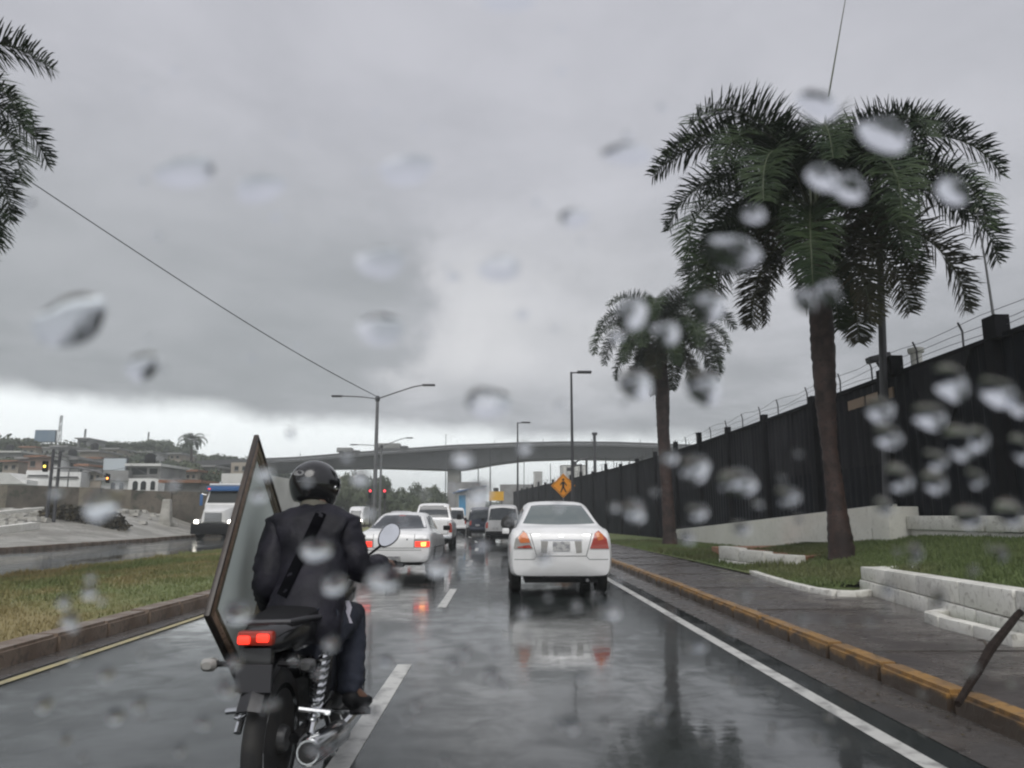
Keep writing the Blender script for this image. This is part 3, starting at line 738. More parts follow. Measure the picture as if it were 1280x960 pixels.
def palm(name, base, trunk_pts, rads, crown, fronds, scale, label, spear=None, cat='palm tree', shaft=True, dead=()):
    t = empty(name, base, label=label, cat=cat, group=None)
    B = Vector(base)
    mb = MB(); TP = []; TR = []; rr_ = random.Random(len(label))
    for i in range(len(trunk_pts)-1):
        pa_, pb_ = Vector(trunk_pts[i])-B, Vector(trunk_pts[i+1])-B; n_ = max(3, int((pb_-pa_).length/.09))
        for q in range(n_):
            t__ = q/n_; TP.append(pa_.lerp(pb_, t__)+Vector((rr_.uniform(-.006, .006), rr_.uniform(-.006, .006), 0)))
            TR.append((rads[i]+(rads[i+1]-rads[i])*t__)*(1+(.035 if q % 2 else -.02)+rr_.uniform(-.025, .025)))
    TP.append(Vector(trunk_pts[-1])-B); TR.append(rads[-1]); mb.tube(TP, TR, 18)
    # faint rings
    mb.build('trunk', M['bark'], t)
    c = Vector(crown)-B; top = Vector(trunk_pts[-1])-B
    if shaft:
        MB().tube([top-Vector((0, 0, .02)), top.lerp(c, .4), top.lerp(c, .8), c+Vector((0, 0, .15))], [rads[-1]*1.05, rads[-1]*1.15, rads[-1]*.85, rads[-1]*.4], 14).build('crownshaft', M['shaft'], t)
    for (kind, az, sc, old) in fronds:
        o = link('frond', frond(kind, old), None, t)
        o.location = c+Vector((math.cos(az)*.08, math.sin(az)*.08, {'up': .15, 'high': .05, 'mid': -.05, 'low': -.18, 'hang': -.3}[kind]))*scale
        o.rotation_euler = (random.uniform(-.12, .12), random.uniform(-.1, .1), az); k = sc*scale; o.scale = (k, k, k)
    if spear:
        MB().tube([c, c.lerp(Vector(spear)-B, .5)+Vector((-.05, 0, 0)), Vector(spear)-B], [.05, .02, .008], 6).build('spear_leaf', M['rachis'], t)
    for (dx, dy, l) in dead:
        MB().tube([top+Vector((dx*.5, dy*.5, -.05)), top+Vector((dx, dy, -.2)), top+Vector((dx*1.1, dy*1.1, -l))], [.03, .02, .006], 5).build('dead_stalk', M['frond_old'], t)
    return t
def ring(specs, seed):
    rnd = random.Random(seed); out = []
    for (kind, n, off, sc, old) in specs:
        for i in range(n):
            out.append((kind, off+2*math.pi*i/n+rnd.uniform(-.22, .22), sc*rnd.uniform(.9, 1.08), old and rnd.random() < .6))
    return out
YA = 15.0
b0 = gnd(1053, 712, .27)
YA = b0.y
tr = [(b0.x, b0.y, .12), tuple(at(1052, 690, YA)), tuple(at(1045, 625, YA)), tuple(at(1037, 560, YA)), tuple(at(1032, 500, YA)), tuple(at(1029, 440, YA)), tuple(at(1026, 395, YA)), tuple(at(1024, 352, YA))]
palm('royal_palm', (b0.x, b0.y, .15), tr, [.30, .245, .18, .15, .20, .235, .23, .18], at(1016, 268, YA),
     [('up', a_, k_, False) for a_, k_ in ((.45, .86), (2.7, 1.0), (-.6, .84), (3.6, .95), (1.2, .85), (2.0, .9), (.0, .78), (3.1, .9))]+ring([('high', 9, .1, .90, False), ('mid', 9, .5, .93, False), ('low', 8, .2, .92, True), ('hang', 3, .8, .8, True)], 3), 1.0,
     'largest palm tree, reddish brown trunk, standing on the grass island beside the sidewalk', spear=at(1058, -8, YA), dead=((-.3, -.05, .75), (.25, 0, .5), (.1, -.2, .6)))
b1 = gnd(838, 681, .17); YB = b1.y
tr = [(b1.x, b1.y, .05), tuple(at(837, 665, YB)), tuple(at(833, 600, YB)), tuple(at(829, 540, YB)), tuple(at(828, 490, YB)), tuple(at(827, 455, YB))]
palm('royal_palm', (b1.x, b1.y, .1), tr, [.33, .27, .24, .25, .30, .22], at(827, 418, YB),
     ring([('up', 4, .4, .8, False), ('high', 6, .0, .92, False), ('mid', 8, .3, .92, False), ('low', 7, .1, .88, False), ('hang', 5, .5, .85, True)], 11), .92,
     'second palm tree further along the verge, dark straight trunk before the black wall', dead=((-.35, 0, 1.6), (-.25, .1, 1.2), (.3, 0, 1.1)))
YC = 10.5; cxm = at(-198, 150, YC)
tr = [(cxm.x+.1, YC, .15), (cxm.x+.05, YC, 2), (cxm.x, YC, 4.2), (cxm.x, YC, cxm.z-1.0)]
palm('royal_palm', (cxm.x+.1, YC, .15), tr, [.32, .24, .26, .2], cxm,
     ring([('up', 4, .4, .8, False), ('high', 7, .05, .8, False), ('mid', 8, .3, .8, False), ('low', 7, .12, .85, False), ('hang', 5, .4, .8, True)], 21), .95,
     'palm tree on the median with only its right fronds in view at the left edge')

# ------------------------------------------------------------------ lamp posts
def single_lamp(x, y, H, label, arm=.95):
    o = empty('street_lamp', (x, y, .1), label=label, cat='street lamp', group='single-arm street lamps behind the right kerb')
    MB().lathe([(.17, 0), (.17, .12), (.09, .16)], 12).build('base', M['steel_dark'], o)
    MB().tube([(0, 0, .1), (0, 0, H*.5), (0, 0, H)], [.085, .07, .05], 10).build('pole', M['steel_dark'], o)
    MB().tube([(0, 0, H-.04), (arm*.45, 0, H-.02)], .035, 8).build('arm', M['steel_dark'], o)
    MB().box(arm*.3, arm, -.13, .13, H-.06, H+.05).build('lamp_head', M['steel_dark'], o, bevel=.02)
    return o
def lampat(px, py, Y, label):
    t = at(px, py, Y); single_lamp(t.x, Y, t.z-.1, label)
lampat(714, 465, 35.6, 'nearest tall single-arm street lamp behind the pedestrian sign')
lampat(647, 528, 57, 'second single-arm street lamp, above the silver car with the spare wheel')
lampat(613, 560, 88, 'thin distant single-arm street lamp beside the yellow sign')
lampat(598, 566, 100, 'thin farthest single-arm street lamp above the blue truck')
def double_lamp(px, py, Y, ax, label, dz=(0, 0)):
    t = at(px, py, Y); z0 = .2
    o = empty('double_street_lamp', (t.x, Y, z0), label=label, cat='street lamp', group='double-arm street lamps on the median')
    H = t.z-z0
    MB().lathe([(.22, 0), (.22, .15), (.12, .2)], 12).build('base', M['steel'], o)
    MB().tube([(0, 0, .15), (0, 0, H*.55), (0, 0, H)], [.15, .13, .10], 10).build('pole', M['steel'], o)
    MB().lathe([(.13, H-.25), (.16, H-.2), (.16, H+.02), (.08, H+.12)], 10).build('collar', M['steel_dark'], o)
    for sg, rise in ((1, .85), (-1, .10)):
        a = ax[0] if sg > 0 else ax[1]
        MB().tube([(0, 0, H-.08), (sg*a*.35, 0, H+rise*.45), (sg*a*.62, 0, H+rise*.85), (sg*a*.8, 0, H+rise)], .045, 8).build('arm', M['steel'], o)
        b = MB(); b.box(sg*a*.78 if sg > 0 else -a, a if sg > 0 else -a*.78, -.14, .14, H+rise-.07, H+rise+.05)
        b.build('lamp_head', M['steel_dark'], o, bevel=.025)
    return o
double_lamp(472, 497, 50, (3.75, 3.0), 'large double-arm street lamp on the median with a cable to its top')
double_lamp(477, 557, 84, (3.4, 3.4), 'smaller double-arm street lamp on the median beneath the bridge line')
a = at(472, 496, 50); b = at(-140, 108, 13)
ca = empty('overhead_cable', tuple(a), label='long thin overhead cable running from the large double-arm lamp to upper left', cat='cable')
pts = []
for i in range(41):
    t = i/40; p = a.lerp(b, t); p.z -= .35*math.sin(math.pi*t); pts.append(p-a)
MB().tube(pts, [.030*(1-t/40)+.010*t/40 for t in range(41)], 5).build('wire', M['wire'], ca)
wp = empty('wooden_pole', (b.x, b.y, .1), label='wooden pole out at the left carrying the overhead cable', cat='pole')
MB().tube([(0, 0, 0), (0, 0, b.z-.1+.3)], [.14, .1], 10).build('shaft', M['trunk'], wp)

# ------------------------------------------------------------------ signs
sp = at(704, 607, 38)
sg = empty('pedestrian_sign', (sp.x, 38, .15), label='orange diamond pedestrian crossing sign with a black walking figure', cat='road sign')
mt = Matrix.Translation((0, 0, sp.z-.15)) @ Matrix.Rotation(R(45), 4, 'Y')
MB().box(-.42, .42, -.012, .012, -.42, .42, mt).build('sign_face', M['sign_orange'], sg, bevel=.0)
ed = MB()
for (x0, x1, z0, z1) in ((-.40, .40, .365, .385), (-.40, .40, -.385, -.365), (-.385, -.365, -.36, .36), (.365, .385, -.36, .36)):
    ed.box(x0, x1, -.017, -.0125, z0, z1, mt)
ed.build('sign_border', M['black'], sg, sm=False)
zc_ = sp.z-.15
fg = MB()
def limb(p, q, w_):
    p = Vector(p); q = Vector(q); d = (q-p).normalized(); n = Vector((-d.y, d.x))*w_
    fg.add([(p.x-n.x, -.020, zc_+p.y-n.y), (p.x+n.x, -.020, zc_+p.y+n.y), (q.x+n.x*.8, -.020, zc_+q.y+n.y*.8), (q.x-n.x*.8, -.020, zc_+q.y-n.y*.8),
            (p.x-n.x, -.014, zc_+p.y-n.y), (p.x+n.x, -.014, zc_+p.y+n.y), (q.x+n.x*.8, -.014, zc_+q.y+n.y*.8), (q.x-n.x*.8, -.014, zc_+q.y-n.y*.8)],
           [(0, 1, 2, 3), (7, 6, 5, 4), (0, 4, 5, 1), (1, 5, 6, 2), (2, 6, 7, 3), (3, 7, 4, 0)])
limb((0, .20), (0, -.06), .065); limb((.0, -.05), (.14, -.33), .038); limb((-.01, -.05), (-.12, -.33), .038)
limb((.03, .18), (.17, -.0), .03); limb((-.03, .18), (-.15, .02), .03)
fg.lathe([(.06, -.020), (.06, -.014)], 12, 'y', (0, 0, zc_+.29))
fg.build('walking_figure', M['black'], sg, sm=False)
MB().tube([(0, .04, 0), (0, .04, zc_+.4)], .035, 8).build('post', M['steel'], sg)
sp = at(620.5, 620, 72)
sg = empty('yellow_sign', (sp.x, 72, .1), label='plain yellow rectangular sign beyond the silver car with the spare wheel', cat='road sign')
MB().box(-.68, .68, -.02, .02, sp.z-.1-.42, sp.z-.1+.42).build('sign_face', M['sign_yellow'], sg)
MB().box(-.28, .2, -.02, .3, sp.z-.1+.43, sp.z-.1+.75).build('top_box', M['black'], sg)
for x in (-.5, .5): MB().tube([(x, .05, 0), (x, .05, sp.z)], .04, 6).build('post', M['steel_dark'], sg)

# traffic lights
def tl_head(mb_parent, p, lit, which, face=-1, s=1.0):
    hd = MB().box(-.15*s, .15*s, -.12*s, .12*s, -.42*s, .42*s).build('signal_head', M['black'], mb_parent, bevel=.02)
    hd.location = p
    for i, z in enumerate((.27, 0, -.27)):
        m = M[lit] if i == which else M['opening']
        l = MB().lathe([(.10*s, -.135*s), (.07*s, -.165*s), (.01*s, -.175*s)], 16, 'y', (0, 0, z*s)).build('signal_lens', m, hd)
        MB().lathe([(.115*s, -.12*s), (.12*s, -.26*s), (.118*s, -.262*s), (.112*s, -.125*s)], 12, 'y', (0, .0, z*s+.02)).build('signal_hood', M['black'], hd) if i != which else None
    return hd
p1 = at(57, 583, 45); p2 = at(135, 598, 45)
t = empty('traffic_light', (p1.x+.25, 45, .9), label='traffic light pole with a yellow light on it and an orange one on its arm', cat='traffic light')
MB().tube([(0, .2, 0), (0, .2, p1.z-.9+1.0)], [.10, .08], 10).build('pole', M['steel_dark'], t)
MB().tube([(.35, .3, 0), (.35, .3, p1.z-.9+.9)], [.10, .08], 8).build('pole', M['steel_dark'], t)
dx = p2.x-p1.x-.25
MB().tube([(0, .2, p1.z-.9-.1), (dx*.4, .2, p1.z-.9-.05), (dx*.75, .2, p1.z-.9-.25), (dx, .2, p2.z-.9+.1)], .05, 8).build('arm', M['steel'], t)
tl_head(t, (-.25, 0, p1.z-.9), 'yellow_lit', 1, s=.75); tl_head(t, (dx, 0, p2.z-.9), 'amber_lit', 1, s=.62)
for px, lb in ((463, 'left one of two distant red traffic lights under the bridge'), (481, 'right one of two distant red traffic lights under the bridge')):
    p = at(px, 615, 82); t = empty('traffic_light', (p.x, 82, .1), label=lb, cat='traffic light', group='red traffic lights at the junction')
    MB().tube([(0, .2, 0), (0, .2, p.z+.3)], .08, 8).build('pole', M['steel_dark'], t)
    tl_head(t, (0, 0, p.z-.1-.2), 'signal_red', 0, s=1.15)

# ------------------------------------------------------------------ vehicles
def chaikin(P, it=1):
    for _ in range(it):
        Q = [P[0]]
        for a, b in zip(P[:-1], P[1:]):
            Q.append(tuple(.75*x+.25*y for x, y in zip(a, b))); Q.append(tuple(.25*x+.75*y for x, y in zip(a, b)))
        Q.append(P[-1]); P = Q
    return P
def interp(P, y):
    if y <= P[0][0]: return P[0]
    for a, b in zip(P[:-1], P[1:]):
        if y <= b[0]:
            t = (y-a[0])/max(1e-6, b[0]-a[0]); return tuple(p+(q-p)*t for p, q in zip(a, b))
    return P[-1]
def car_body(st, wheels, wr, bulge=.05, fbulge=.10, it=2, squar=0.0):
    """st: stations (y, zb, zs, zt, w, wt): floor, shoulder, top heights; half widths at the shoulder and at the roof"""
    P = chaikin(st, it); L0, L1 = P[0][0], P[-1][0]
    Y = []; y = L0
    while y < L1-.02: Y.append(y); y += .05
    Y.append(L1)
    rings = []
    for y in Y:
        _, zb, zs, zt, w_, wt = interp(P, y); h = max(.015, zt-zs)
        sec = [(0, zb), (w_-.14, zb), (w_-.04, zb+.03), (w_-.01, zb+.12), (w_, zb+.5*(zs-zb)), (w_-.01, zs-.14), (w_-.045, zs-.03),
               (w_-.09, zs+.0), (w_-.11+(wt-w_+.11)*.12, zs+.10*h), (w_-.11+(wt-w_+.11)*.85, zs+.82*h), (wt-.05+.02*squar, zs+.955*h), (wt-.14, zs+1.0*h), (wt*.4, zs+h+.012), (0, zs+h+.015)]
        sec = chaikin(sec, 1)
        arch = -1
        for yw in wheels:
            d = abs(y-yw); RR = wr+.06
            if d < RR: arch = max(arch, wr+math.sqrt(RR*RR-d*d))
        sec = [(x, max(z, min(arch, zs-.12))) if arch > 0 else (x, z) for x, z in sec]
        full = sec+[(-x, z) for x, z in reversed(sec[1:-1])]
        rings.append([(x, y, z) for x, z in full])
    n = len(rings[0]); vs = [v for r in rings for v in r]; fs = []
    for i in range(len(rings)-1):
        for k in range(n): fs.append((i*n+k, i*n+(k+1) % n, (i+1)*n+(k+1) % n, (i+1)*n+k))
    def cap(ri, sgn, bl):
        ring_ = rings[ri]; zc2 = (ring_[0][2]+max(v[2] for v in ring_))/2; prev = [ri*n+k for k in range(n)] if ri >= 0 else [(len(rings)-1)*n+k for k in range(n)]
        y0 = ring_[0][1]
        for q in (.975, .92, .8, .55, .25):
            b = len(vs)
            for v in ring_: vs.append((v[0]*q, y0-sgn*bl*(1-q**3), zc2+(v[2]-zc2)*q))
            for k in range(n):
                f_ = (prev[k], prev[(k+1) % n], b+(k+1) % n, b+k); fs.append(f_ if sgn > 0 else tuple(reversed(f_)))
            prev = list(range(b, b+n))
        fs.append(tuple(prev))
    cap(0, 1, bulge); cap(-1, -1, fbulge)
    mb = MB(); mb.add(vs, fs); return mb.mesh('body', True, 32)
class Car:
    def __init__(s, name, st, wheels, wr, paint, loc, rz, label, cat='car', group=None, bulge=.05, fbulge=.1, squar=0, tyre_w=.19, track=None, track_x=None):
        s.root = empty(name, loc, rz, label=label, cat=cat, group=group)
        me = car_body(st, wheels, wr, bulge, fbulge, squar=squar); s.body = link('body', me, M[paint], s.root)
        bm = bmesh.new(); bm.from_mesh(me); s.bvh = BVHTree.FromBMesh(bm); bm.free()
        w_ = max(q[4] for q in st); s.w = w_; L = st[-1][0]
        MB().box(-w_+.26, w_-.26, .15, L-.2, .22, .5).build('underbody', M['black'], s.root)
        tx = track_x or w_-.02
        for sg in (-1, 1):
            for yw in wheels:
                wb = MB().lathe([(wr*.66, 0), (wr*.93, .005), (wr, .035), (wr, tyre_w-.035), (wr*.93, tyre_w-.005), (wr*.66, tyre_w)], 28, 'x')
                o = wb.build('tyre', M['tyre'], s.root); o.location = (sg*(tx)-(tyre_w if sg > 0 else 0), yw, wr)
                r_ = MB().lathe([(wr*.655, 0.01), (wr*.62, .03), (wr*.3, .05), (.05, .03)], 20, 'x').build('rim', M['rim'], s.root)
                r_.scale.x = -sg; r_.location = (sg*tx, yw, wr)
    def patch(s, name, poly, m, side='rear', lift=.004, th=.012, sub=3, parent=None, label=None):
        bm = bmesh.new()
        def P3(a, b):
            return {'rear': (a, -5, b), 'front': (a, 15, b), 'right': (5, a, b), 'left': (-5, a, b), 'top': (a, b, 6)}[side]
        dr = Vector({'rear': (0, 1, 0), 'front': (0, -1, 0), 'right': (-1, 0, 0), 'left': (1, 0, 0), 'top': (0, 0, -1)}[side])
        vs_ = [bm.verts.new(P3(a, b)) for a, b in poly]; bm.faces.new(vs_)
        bmesh.ops.triangulate(bm, faces=bm.faces[:])
        for _ in range(sub): bmesh.ops.subdivide_edges(bm, edges=bm.edges[:], cuts=1, use_grid_fill=True)
        bmesh.ops.recalc_face_normals(bm, faces=bm.faces[:])
        for v in bm.verts:
            h, n_, i, d = s.bvh.ray_cast(v.co, dr)
            if h is None:
                h, n_, i, d = s.bvh.find_nearest(v.co+dr*5.3)
            v.co = h-dr*lift
        bm.normal_update()
        if sum((f_.normal.dot(dr) for f_ in bm.faces)) > 0: bmesh.ops.reverse_faces(bm, faces=bm.faces[:])
        r = bmesh.ops.extrude_face_region(bm, geom=bm.faces[:])
        for g_ in r['geom']:
            if isinstance(g_, bmesh.types.BMVert): g_.co -= dr*th*.0
        ext = [g_ for g_ in r['geom'] if isinstance(g_, bmesh.types.BMVert)]
        for v in ext: v.co = v.co-dr*(-th)
        bmesh.ops.recalc_face_normals(bm, faces=bm.faces[:])
        me = bpy.data.meshes.new(name); bm.to_mesh(me); bm.free(); smooth(me, 40)
        return link(name, me, M[m], parent or s.root, label=label)
    def sym(s, name, poly, m, **kw):
        s.patch(name, poly, m, **kw); s.patch(name, [(-a, b) for a, b in reversed(poly)], m, **kw)

# --- near right sedan
hd = 0
A = Car('sedan_car', [(0, .34, .93, .97, .79, .62), (.06, .32, 1.05, 1.075, .83, .66), (.34, .32, 1.09, 1.125, .845, .70), (.46, .3, 1.09, 1.15, .845, .66), (1.02, .3, 1.05, 1.50, .845, .53), (1.5, .3, 1.03, 1.555, .845, .55), (2.3, .3, 1.0, 1.55, .845, .55), (2.7, .3, .99, 1.49, .845, .54), (3.3, .3, .97, 1.05, .84, .62), (3.5, .3, .92, .97, .83, .6), (4.1, .32, .78, .82, .78, .5), (4.25, .38, .62, .66, .7, .45)],
        (.85, 3.35), .31, 'car_white', (.985, 12.75, 0), 0, 'nearest white sedan in the right lane, with tall triangular tail lamps', bulge=.05)
A.patch('rear_window', [(-.445, 1.475), (-.3, 1.49), (0, 1.495), (.3, 1.49), (.445, 1.475), (.61, 1.17), (.3, 1.155), (0, 1.15), (-.3, 1.155), (-.61, 1.17)], 'glass_light')
lampL = [(-.62, 1.06), (-.55, 1.02), (-.46, .77), (-.775, .77), (-.745, .93)]
for sg in (-1, 1):
    pl = [(a*-sg, b) for a, b in lampL]
    if sg > 0: pl = list(reversed(pl))
    b = A.patch('tail_lamp', pl, 'red_lens' if sg > 0 else 'clear_lens', th=.02, lift=.012)
    if sg < 0:
        A.patch('orange_lens', [(-.61, 1.045), (-.565, 1.015), (-.505, .87), (-.665, .86), (-.70, .95)], 'orange_lens', lift=.018, parent=b)
        A.patch('red_lens', [(-.52, .835), (-.475, .78), (-.70, .78), (-.72, .80)], 'red_lens', lift=.018, parent=b)
    else:
        A.patch('orange_lens', [(.60, 1.04), (.56, 1.01), (.60, .90), (.69, .92), (.68, 1.0)], 'orange_lens', lift=.018, parent=b)
def strip(car, pts, wd, m='seam', name='panel_gap', **kw):
    for (a, b) in zip(pts[:-1], pts[1:]):
        d = Vector((b[0]-a[0], b[1]-a[1])).normalized(); n = Vector((-d.y, d.x))*wd
        car.patch(name, [(a[0]-n.x, a[1]-n.y), (a[0]+n.x, a[1]+n.y), (b[0]+n.x, b[1]+n.y), (b[0]-n.x, b[1]-n.y)], m, sub=3, lift=.002, th=.004, **kw)
strip(A, [(-.52, 1.06), (-.40, .655), (.40, .655), (.52, 1.06)], .006)
strip(A, [(-.80, .60), (-.45, .60)], .005); strip(A, [(.80, .60), (.45, .60)], .005); strip(A, [(-.45, .60), (-.40, .655)], .005); strip(A, [(.45, .60), (.40, .655)], .005)
for sg in (-1, 1):
    pl = [(sg*.33, .89), (sg*.33, .71), (sg*.24, .70), (sg*.215, .89)]
    A.patch('plate_garnish', pl if sg > 0 else list(reversed(pl)), 'clear_lens', lift=.006)
strip(A, [(-.34, .905), (.34, .905)], .010, 'chrome', 'boot_handle')
A.patch('number_plate', [(-.14, .885), (.14, .885), (.14, .735), (-.14, .735)], 'plate', lift=.012, th=.01)
A.patch('boot_emblem', [(-.035, .99), (.035, .99), (.035, .955), (-.035, .955)], 'chrome', lift=.006)
A.patch('boot_badge', [(.35, 1.0), (.47, 1.0), (.47, .98), (.35, .98)], 'chrome', lift=.004)
A.patch('boot_badge', [(-.47, 1.0), (-.35, 1.0), (-.35, .98), (-.47, .98)], 'chrome', lift=.004)
A.sym('side_window', [(1.25, 1.43), (1.9, 1.47), (1.9, 1.08), (.98, 1.12)], 'glass_dark', side='right') if False else None
for sd_ in ('left', 'right'):
    A.patch('side_window', [(1.15, 1.40), (1.75, 1.46), (1.78, 1.08), (.88, 1.11)], 'glass_dark', side=sd_)
    A.patch('side_window', [(1.85, 1.46), (2.55, 1.42), (2.85, 1.08), (1.88, 1.08)], 'glass_dark', side=sd_)
MB().box(-.30, .30, -.005, .10, .30, .34).build('bumper_lip', M['trim'], A.root)
MB().tube([(.42, .02, .27), (.42, .4, .27)], .028, 8).build('exhaust', M['steel'], A.root)
for sg in (-1, 1):
    MB().box(-.07, .07, -.05, .05, -.055, .055, Matrix.Translation((sg*.885, 2.95, 1.0))).build('door_mirror', M['car_white'], A.root, bevel=.02)

# --- left sedan, lights on
B = Car('sedan_car', [(0, .30, .80, .84, .78, .6), (.06, .27, .93, .955, .82, .66), (.40, .26, .965, .99, .835, .68), (.72, .26, .97, 1.03, .835, .66), (1.28, .26, .95, 1.33, .835, .53), (1.65, .26, .93, 1.385, .835, .535), (2.4, .26, .91, 1.38, .835, .54), (2.75, .26, .90, 1.32, .835, .54), (3.3, .26, .88, .95, .83, .6), (4.0, .28, .74, .78, .78, .5), (4.2, .34, .6, .64, .7, .45)],
        (.85, 3.3), .29, 'car_white', (-2.36, 17.4, 0), R(-1.0), 'white sedan in the left lane with its right tail lamp glowing orange', bulge=.04)
B.patch('rear_window', [(-.50, 1.315), (0, 1.33), (.50, 1.315), (.655, 1.02), (0, 1.005), (-.655, 1.02)], 'glass_dark')
for sg in (-1, 1):
    def q(pl): pl = [(a*sg, b) for a, b in pl]; return pl if sg > 0 else list(reversed(pl))
    l = B.patch('tail_lamp', q([(.46, .80), (.80, .80), (.80, .615), (.46, .615)]), 'clear_lens', lift=.008, th=.02)
    B.patch('red_lens', q([(.475, .745), (.79, .745), (.79, .625), (.475, .625)]), 'red_lit', lift=.016, parent=l)
    B.patch('lit_bulb', q([(.60, .72), (.72, .735), (.71, .64), (.61, .64)]), 'amber_lit' if sg > 0 else 'red_lit', lift=.024, parent=l)
strip(B, [(-.46, .93), (-.45, .60), (.45, .60), (.46, .93)], .006)
strip(B, [(-.81, .555), (.81, .555)], .006)
B.patch('number_plate', [(-.16, .42), (.16, .42), (.16, .28), (-.16, .28)], 'plate', lift=.014, th=.01)
B.patch('boot_lock', [(.28, .80), (.31, .80), (.31, .77), (.28, .77)], 'trim', lift=.006)
B.patch('brake_light', [(-.07, 1.325), (.07, 1.325), (.07, 1.30), (-.07, 1.30)], 'red_lens', lift=.010)
for sd_ in ('left', 'right'):
    B.patch('side_window', [(1.40, 1.27), (1.95, 1.31), (1.97, .99), (1.05, 1.01)], 'glass_dark', side=sd_)
    B.patch('side_window', [(2.03, 1.31), (2.60, 1.27), (3.0, .98), (2.05, .99)], 'glass_dark', side=sd_)
    strip(B, [(2.0, .97), (2.0, .35)], .006, side=sd_); strip(B, [(1.12, .97), (1.18, .62)], .006, side=sd_)
    strip(B, [(.1, .60), (4.0, .55)], .012, side=sd_, name='side_moulding')
for sg in (-1, 1):
    MB().box(-.09, .09, -.06, .05, -.06, .06, Matrix.Translation((sg*.92, 2.85, 1.0))).build('door_mirror', M['trim'], B.root, bevel=.02)
MB().box(-.25, .22, .05, .3, .18, .28).build('silencer', M['steel'], B.root, bevel=.03)

# --- pickup
C = Car('pickup_truck', [(0, .45, 1.10, 1.13, .84, .78), (.05, .42, 1.14, 1.16, .86, .80), (1.52, .4, 1.14, 1.165, .87, .80), (1.6, .4, 1.12, 1.2, .87, .74), (1.72, .4, 1.12, 1.76, .87, .62), (1.95, .4, 1.12, 1.83, .87, .62), (3.1, .4, 1.1, 1.83, .87, .62), (3.7, .4, 1.08, 1.2, .87, .66), (4.7, .42, .98, 1.03, .84, .6), (4.95, .5, .8, .85, .78, .5)],
        (1.15, 4.1), .37, 'car_white', (-2.72, 30.3, 0), R(1), 'white pickup truck in the left lane ahead of the sedan', cat='pickup truck', squar=1, bulge=.02)
C.patch('rear_window', [(-.54, 1.74), (.54, 1.74), (.64, 1.25), (-.64, 1.25)], 'glass_dark')
strip(C, [(-.68, 1.10), (-.68, .62), (.68, .62), (.68, 1.10)], .010)
for sg in (-1, 1):
    pl = [(sg*.72, 1.05), (sg*.84, 1.05), (sg*.84, .68), (sg*.72, .68)]
    C.patch('tail_lamp', pl if sg > 0 else list(reversed(pl)), 'red_lens', lift=.012)
    MB().box(-.10, .10, -.05, .05, -.12, .12, Matrix.Translation((sg*1.0, 3.3, 1.28))).build('door_mirror', M['trim'], C.root, bevel=.02)
MB().box(-.86, .86, -.14, .03, .42, .58).build('rear_bumper', M['chrome'], C.root, bevel=.03)
C.patch('tailgate_handle', [(-.1, 1.0), (.1, 1.0), (.1, .93), (-.1, .93)], 'trim', lift=.01)
C.patch('number_plate', [(-.16, .78), (.16, .78), (.16, .66), (-.16, .66)], 'plate', lift=.014)
for sd_ in ('left', 'right'):
    C.patch('side_window', [(1.85, 1.72), (2.9, 1.74), (3.35, 1.25), (1.82, 1.25)], 'glass_dark', side=sd_)

# --- boxy SUVs
def suv(name, paint, loc, rz, label, H=1.75, W=.85, spare=None, glass='glass_dark', group=None, lit=False):
    c = Car(name, [(0, .42, 1.02, 1.3, W-.05, W-.12), (.04, .40, 1.05, H-.10, W-.01, W-.17), (.22, .38, 1.05, H-.01, W, W-.2), (.6, .38, 1.05, H, W, W-.2), (2.2, .38, 1.02, H, W, W-.2), (2.6, .38, 1.0, H-.08, W, W-.2), (3.1, .38, .98, 1.08, W, W-.2), (3.8, .4, .92, .97, W-.03, W-.25), (4.0, .48, .8, .85, W-.1, W-.3)],
            (.75, 3.15), .35, paint, loc, rz, label, cat='car', squar=1, bulge=.03, group=group)
    c.patch('rear_window', [(-W+.26, H-.14), (W-.26, H-.14), (W-.17, 1.12), (-W+.17, 1.12)], glass)
    for sg in (-1, 1):
        pl = [(sg*(W-.14), 1.02), (sg*(W-.03), 1.02), (sg*(W-.02), .74), (sg*(W-.13), .74)]
        c.patch('tail_lamp', pl if sg > 0 else list(reversed(pl)), 'red_lit' if lit else 'red_lens', lift=.014)
        MB().box(-.09, .09, -.05, .05, -.09, .09, Matrix.Translation((sg*(W+.1), 2.75, 1.12))).build('door_mirror', M['trim'], c.root, bevel=.02)
    MB().box(-W+.03, W-.03, -.12, .03, .42, .60).build('rear_bumper', M['trim' if spare else paint], c.root, bevel=.03)
    c.patch('number_plate', [(-.5, .80), (-.22, .80), (-.22, .68), (-.5, .68)], 'plate', lift=.014)
    if spare is not None:
        s_ = MB().lathe([(.20, -.02), (.31, 0), (.335, .04), (.335, .15), (.31, .19), (.2, .2)], 28, 'y', (0, 0, 0)).build('spare_wheel', M['tyre'], c.root)
        s_.location = (spare, -.21, .98)
        MB().lathe([(.19, -.03), (.12, -.045), (.03, -.03)], 20, 'y').build('wheel_hub', M['engine'], s_)
    for sd_ in ('left', 'right'):
        c.patch('side_window', [(.35, H-.16), (1.15, H-.13), (1.15, 1.12), (.3, 1.12)], glass, side=sd_)
        c.patch('side_window', [(1.22, H-.13), (2.2, H-.14), (2.75, 1.12), (1.22, 1.12)], glass, side=sd_)
    return c
suv('suv_car', 'car_silver', (.12, 37.6, 0), R(1.5), 'silver four-by-four with a spare wheel on its rear door', 1.86, .86, spare=.22)
suv('suv_car', 'car_dark', (-1.15, 51, 0), R(6), 'dark blue four-by-four to the left of the silver one', 1.9, .9)
suv('minivan_car', 'car_white', (-3.35, 58, 0), R(6), 'small white high-roofed car between the pickup and the dark four-by-four', 1.95, .82)
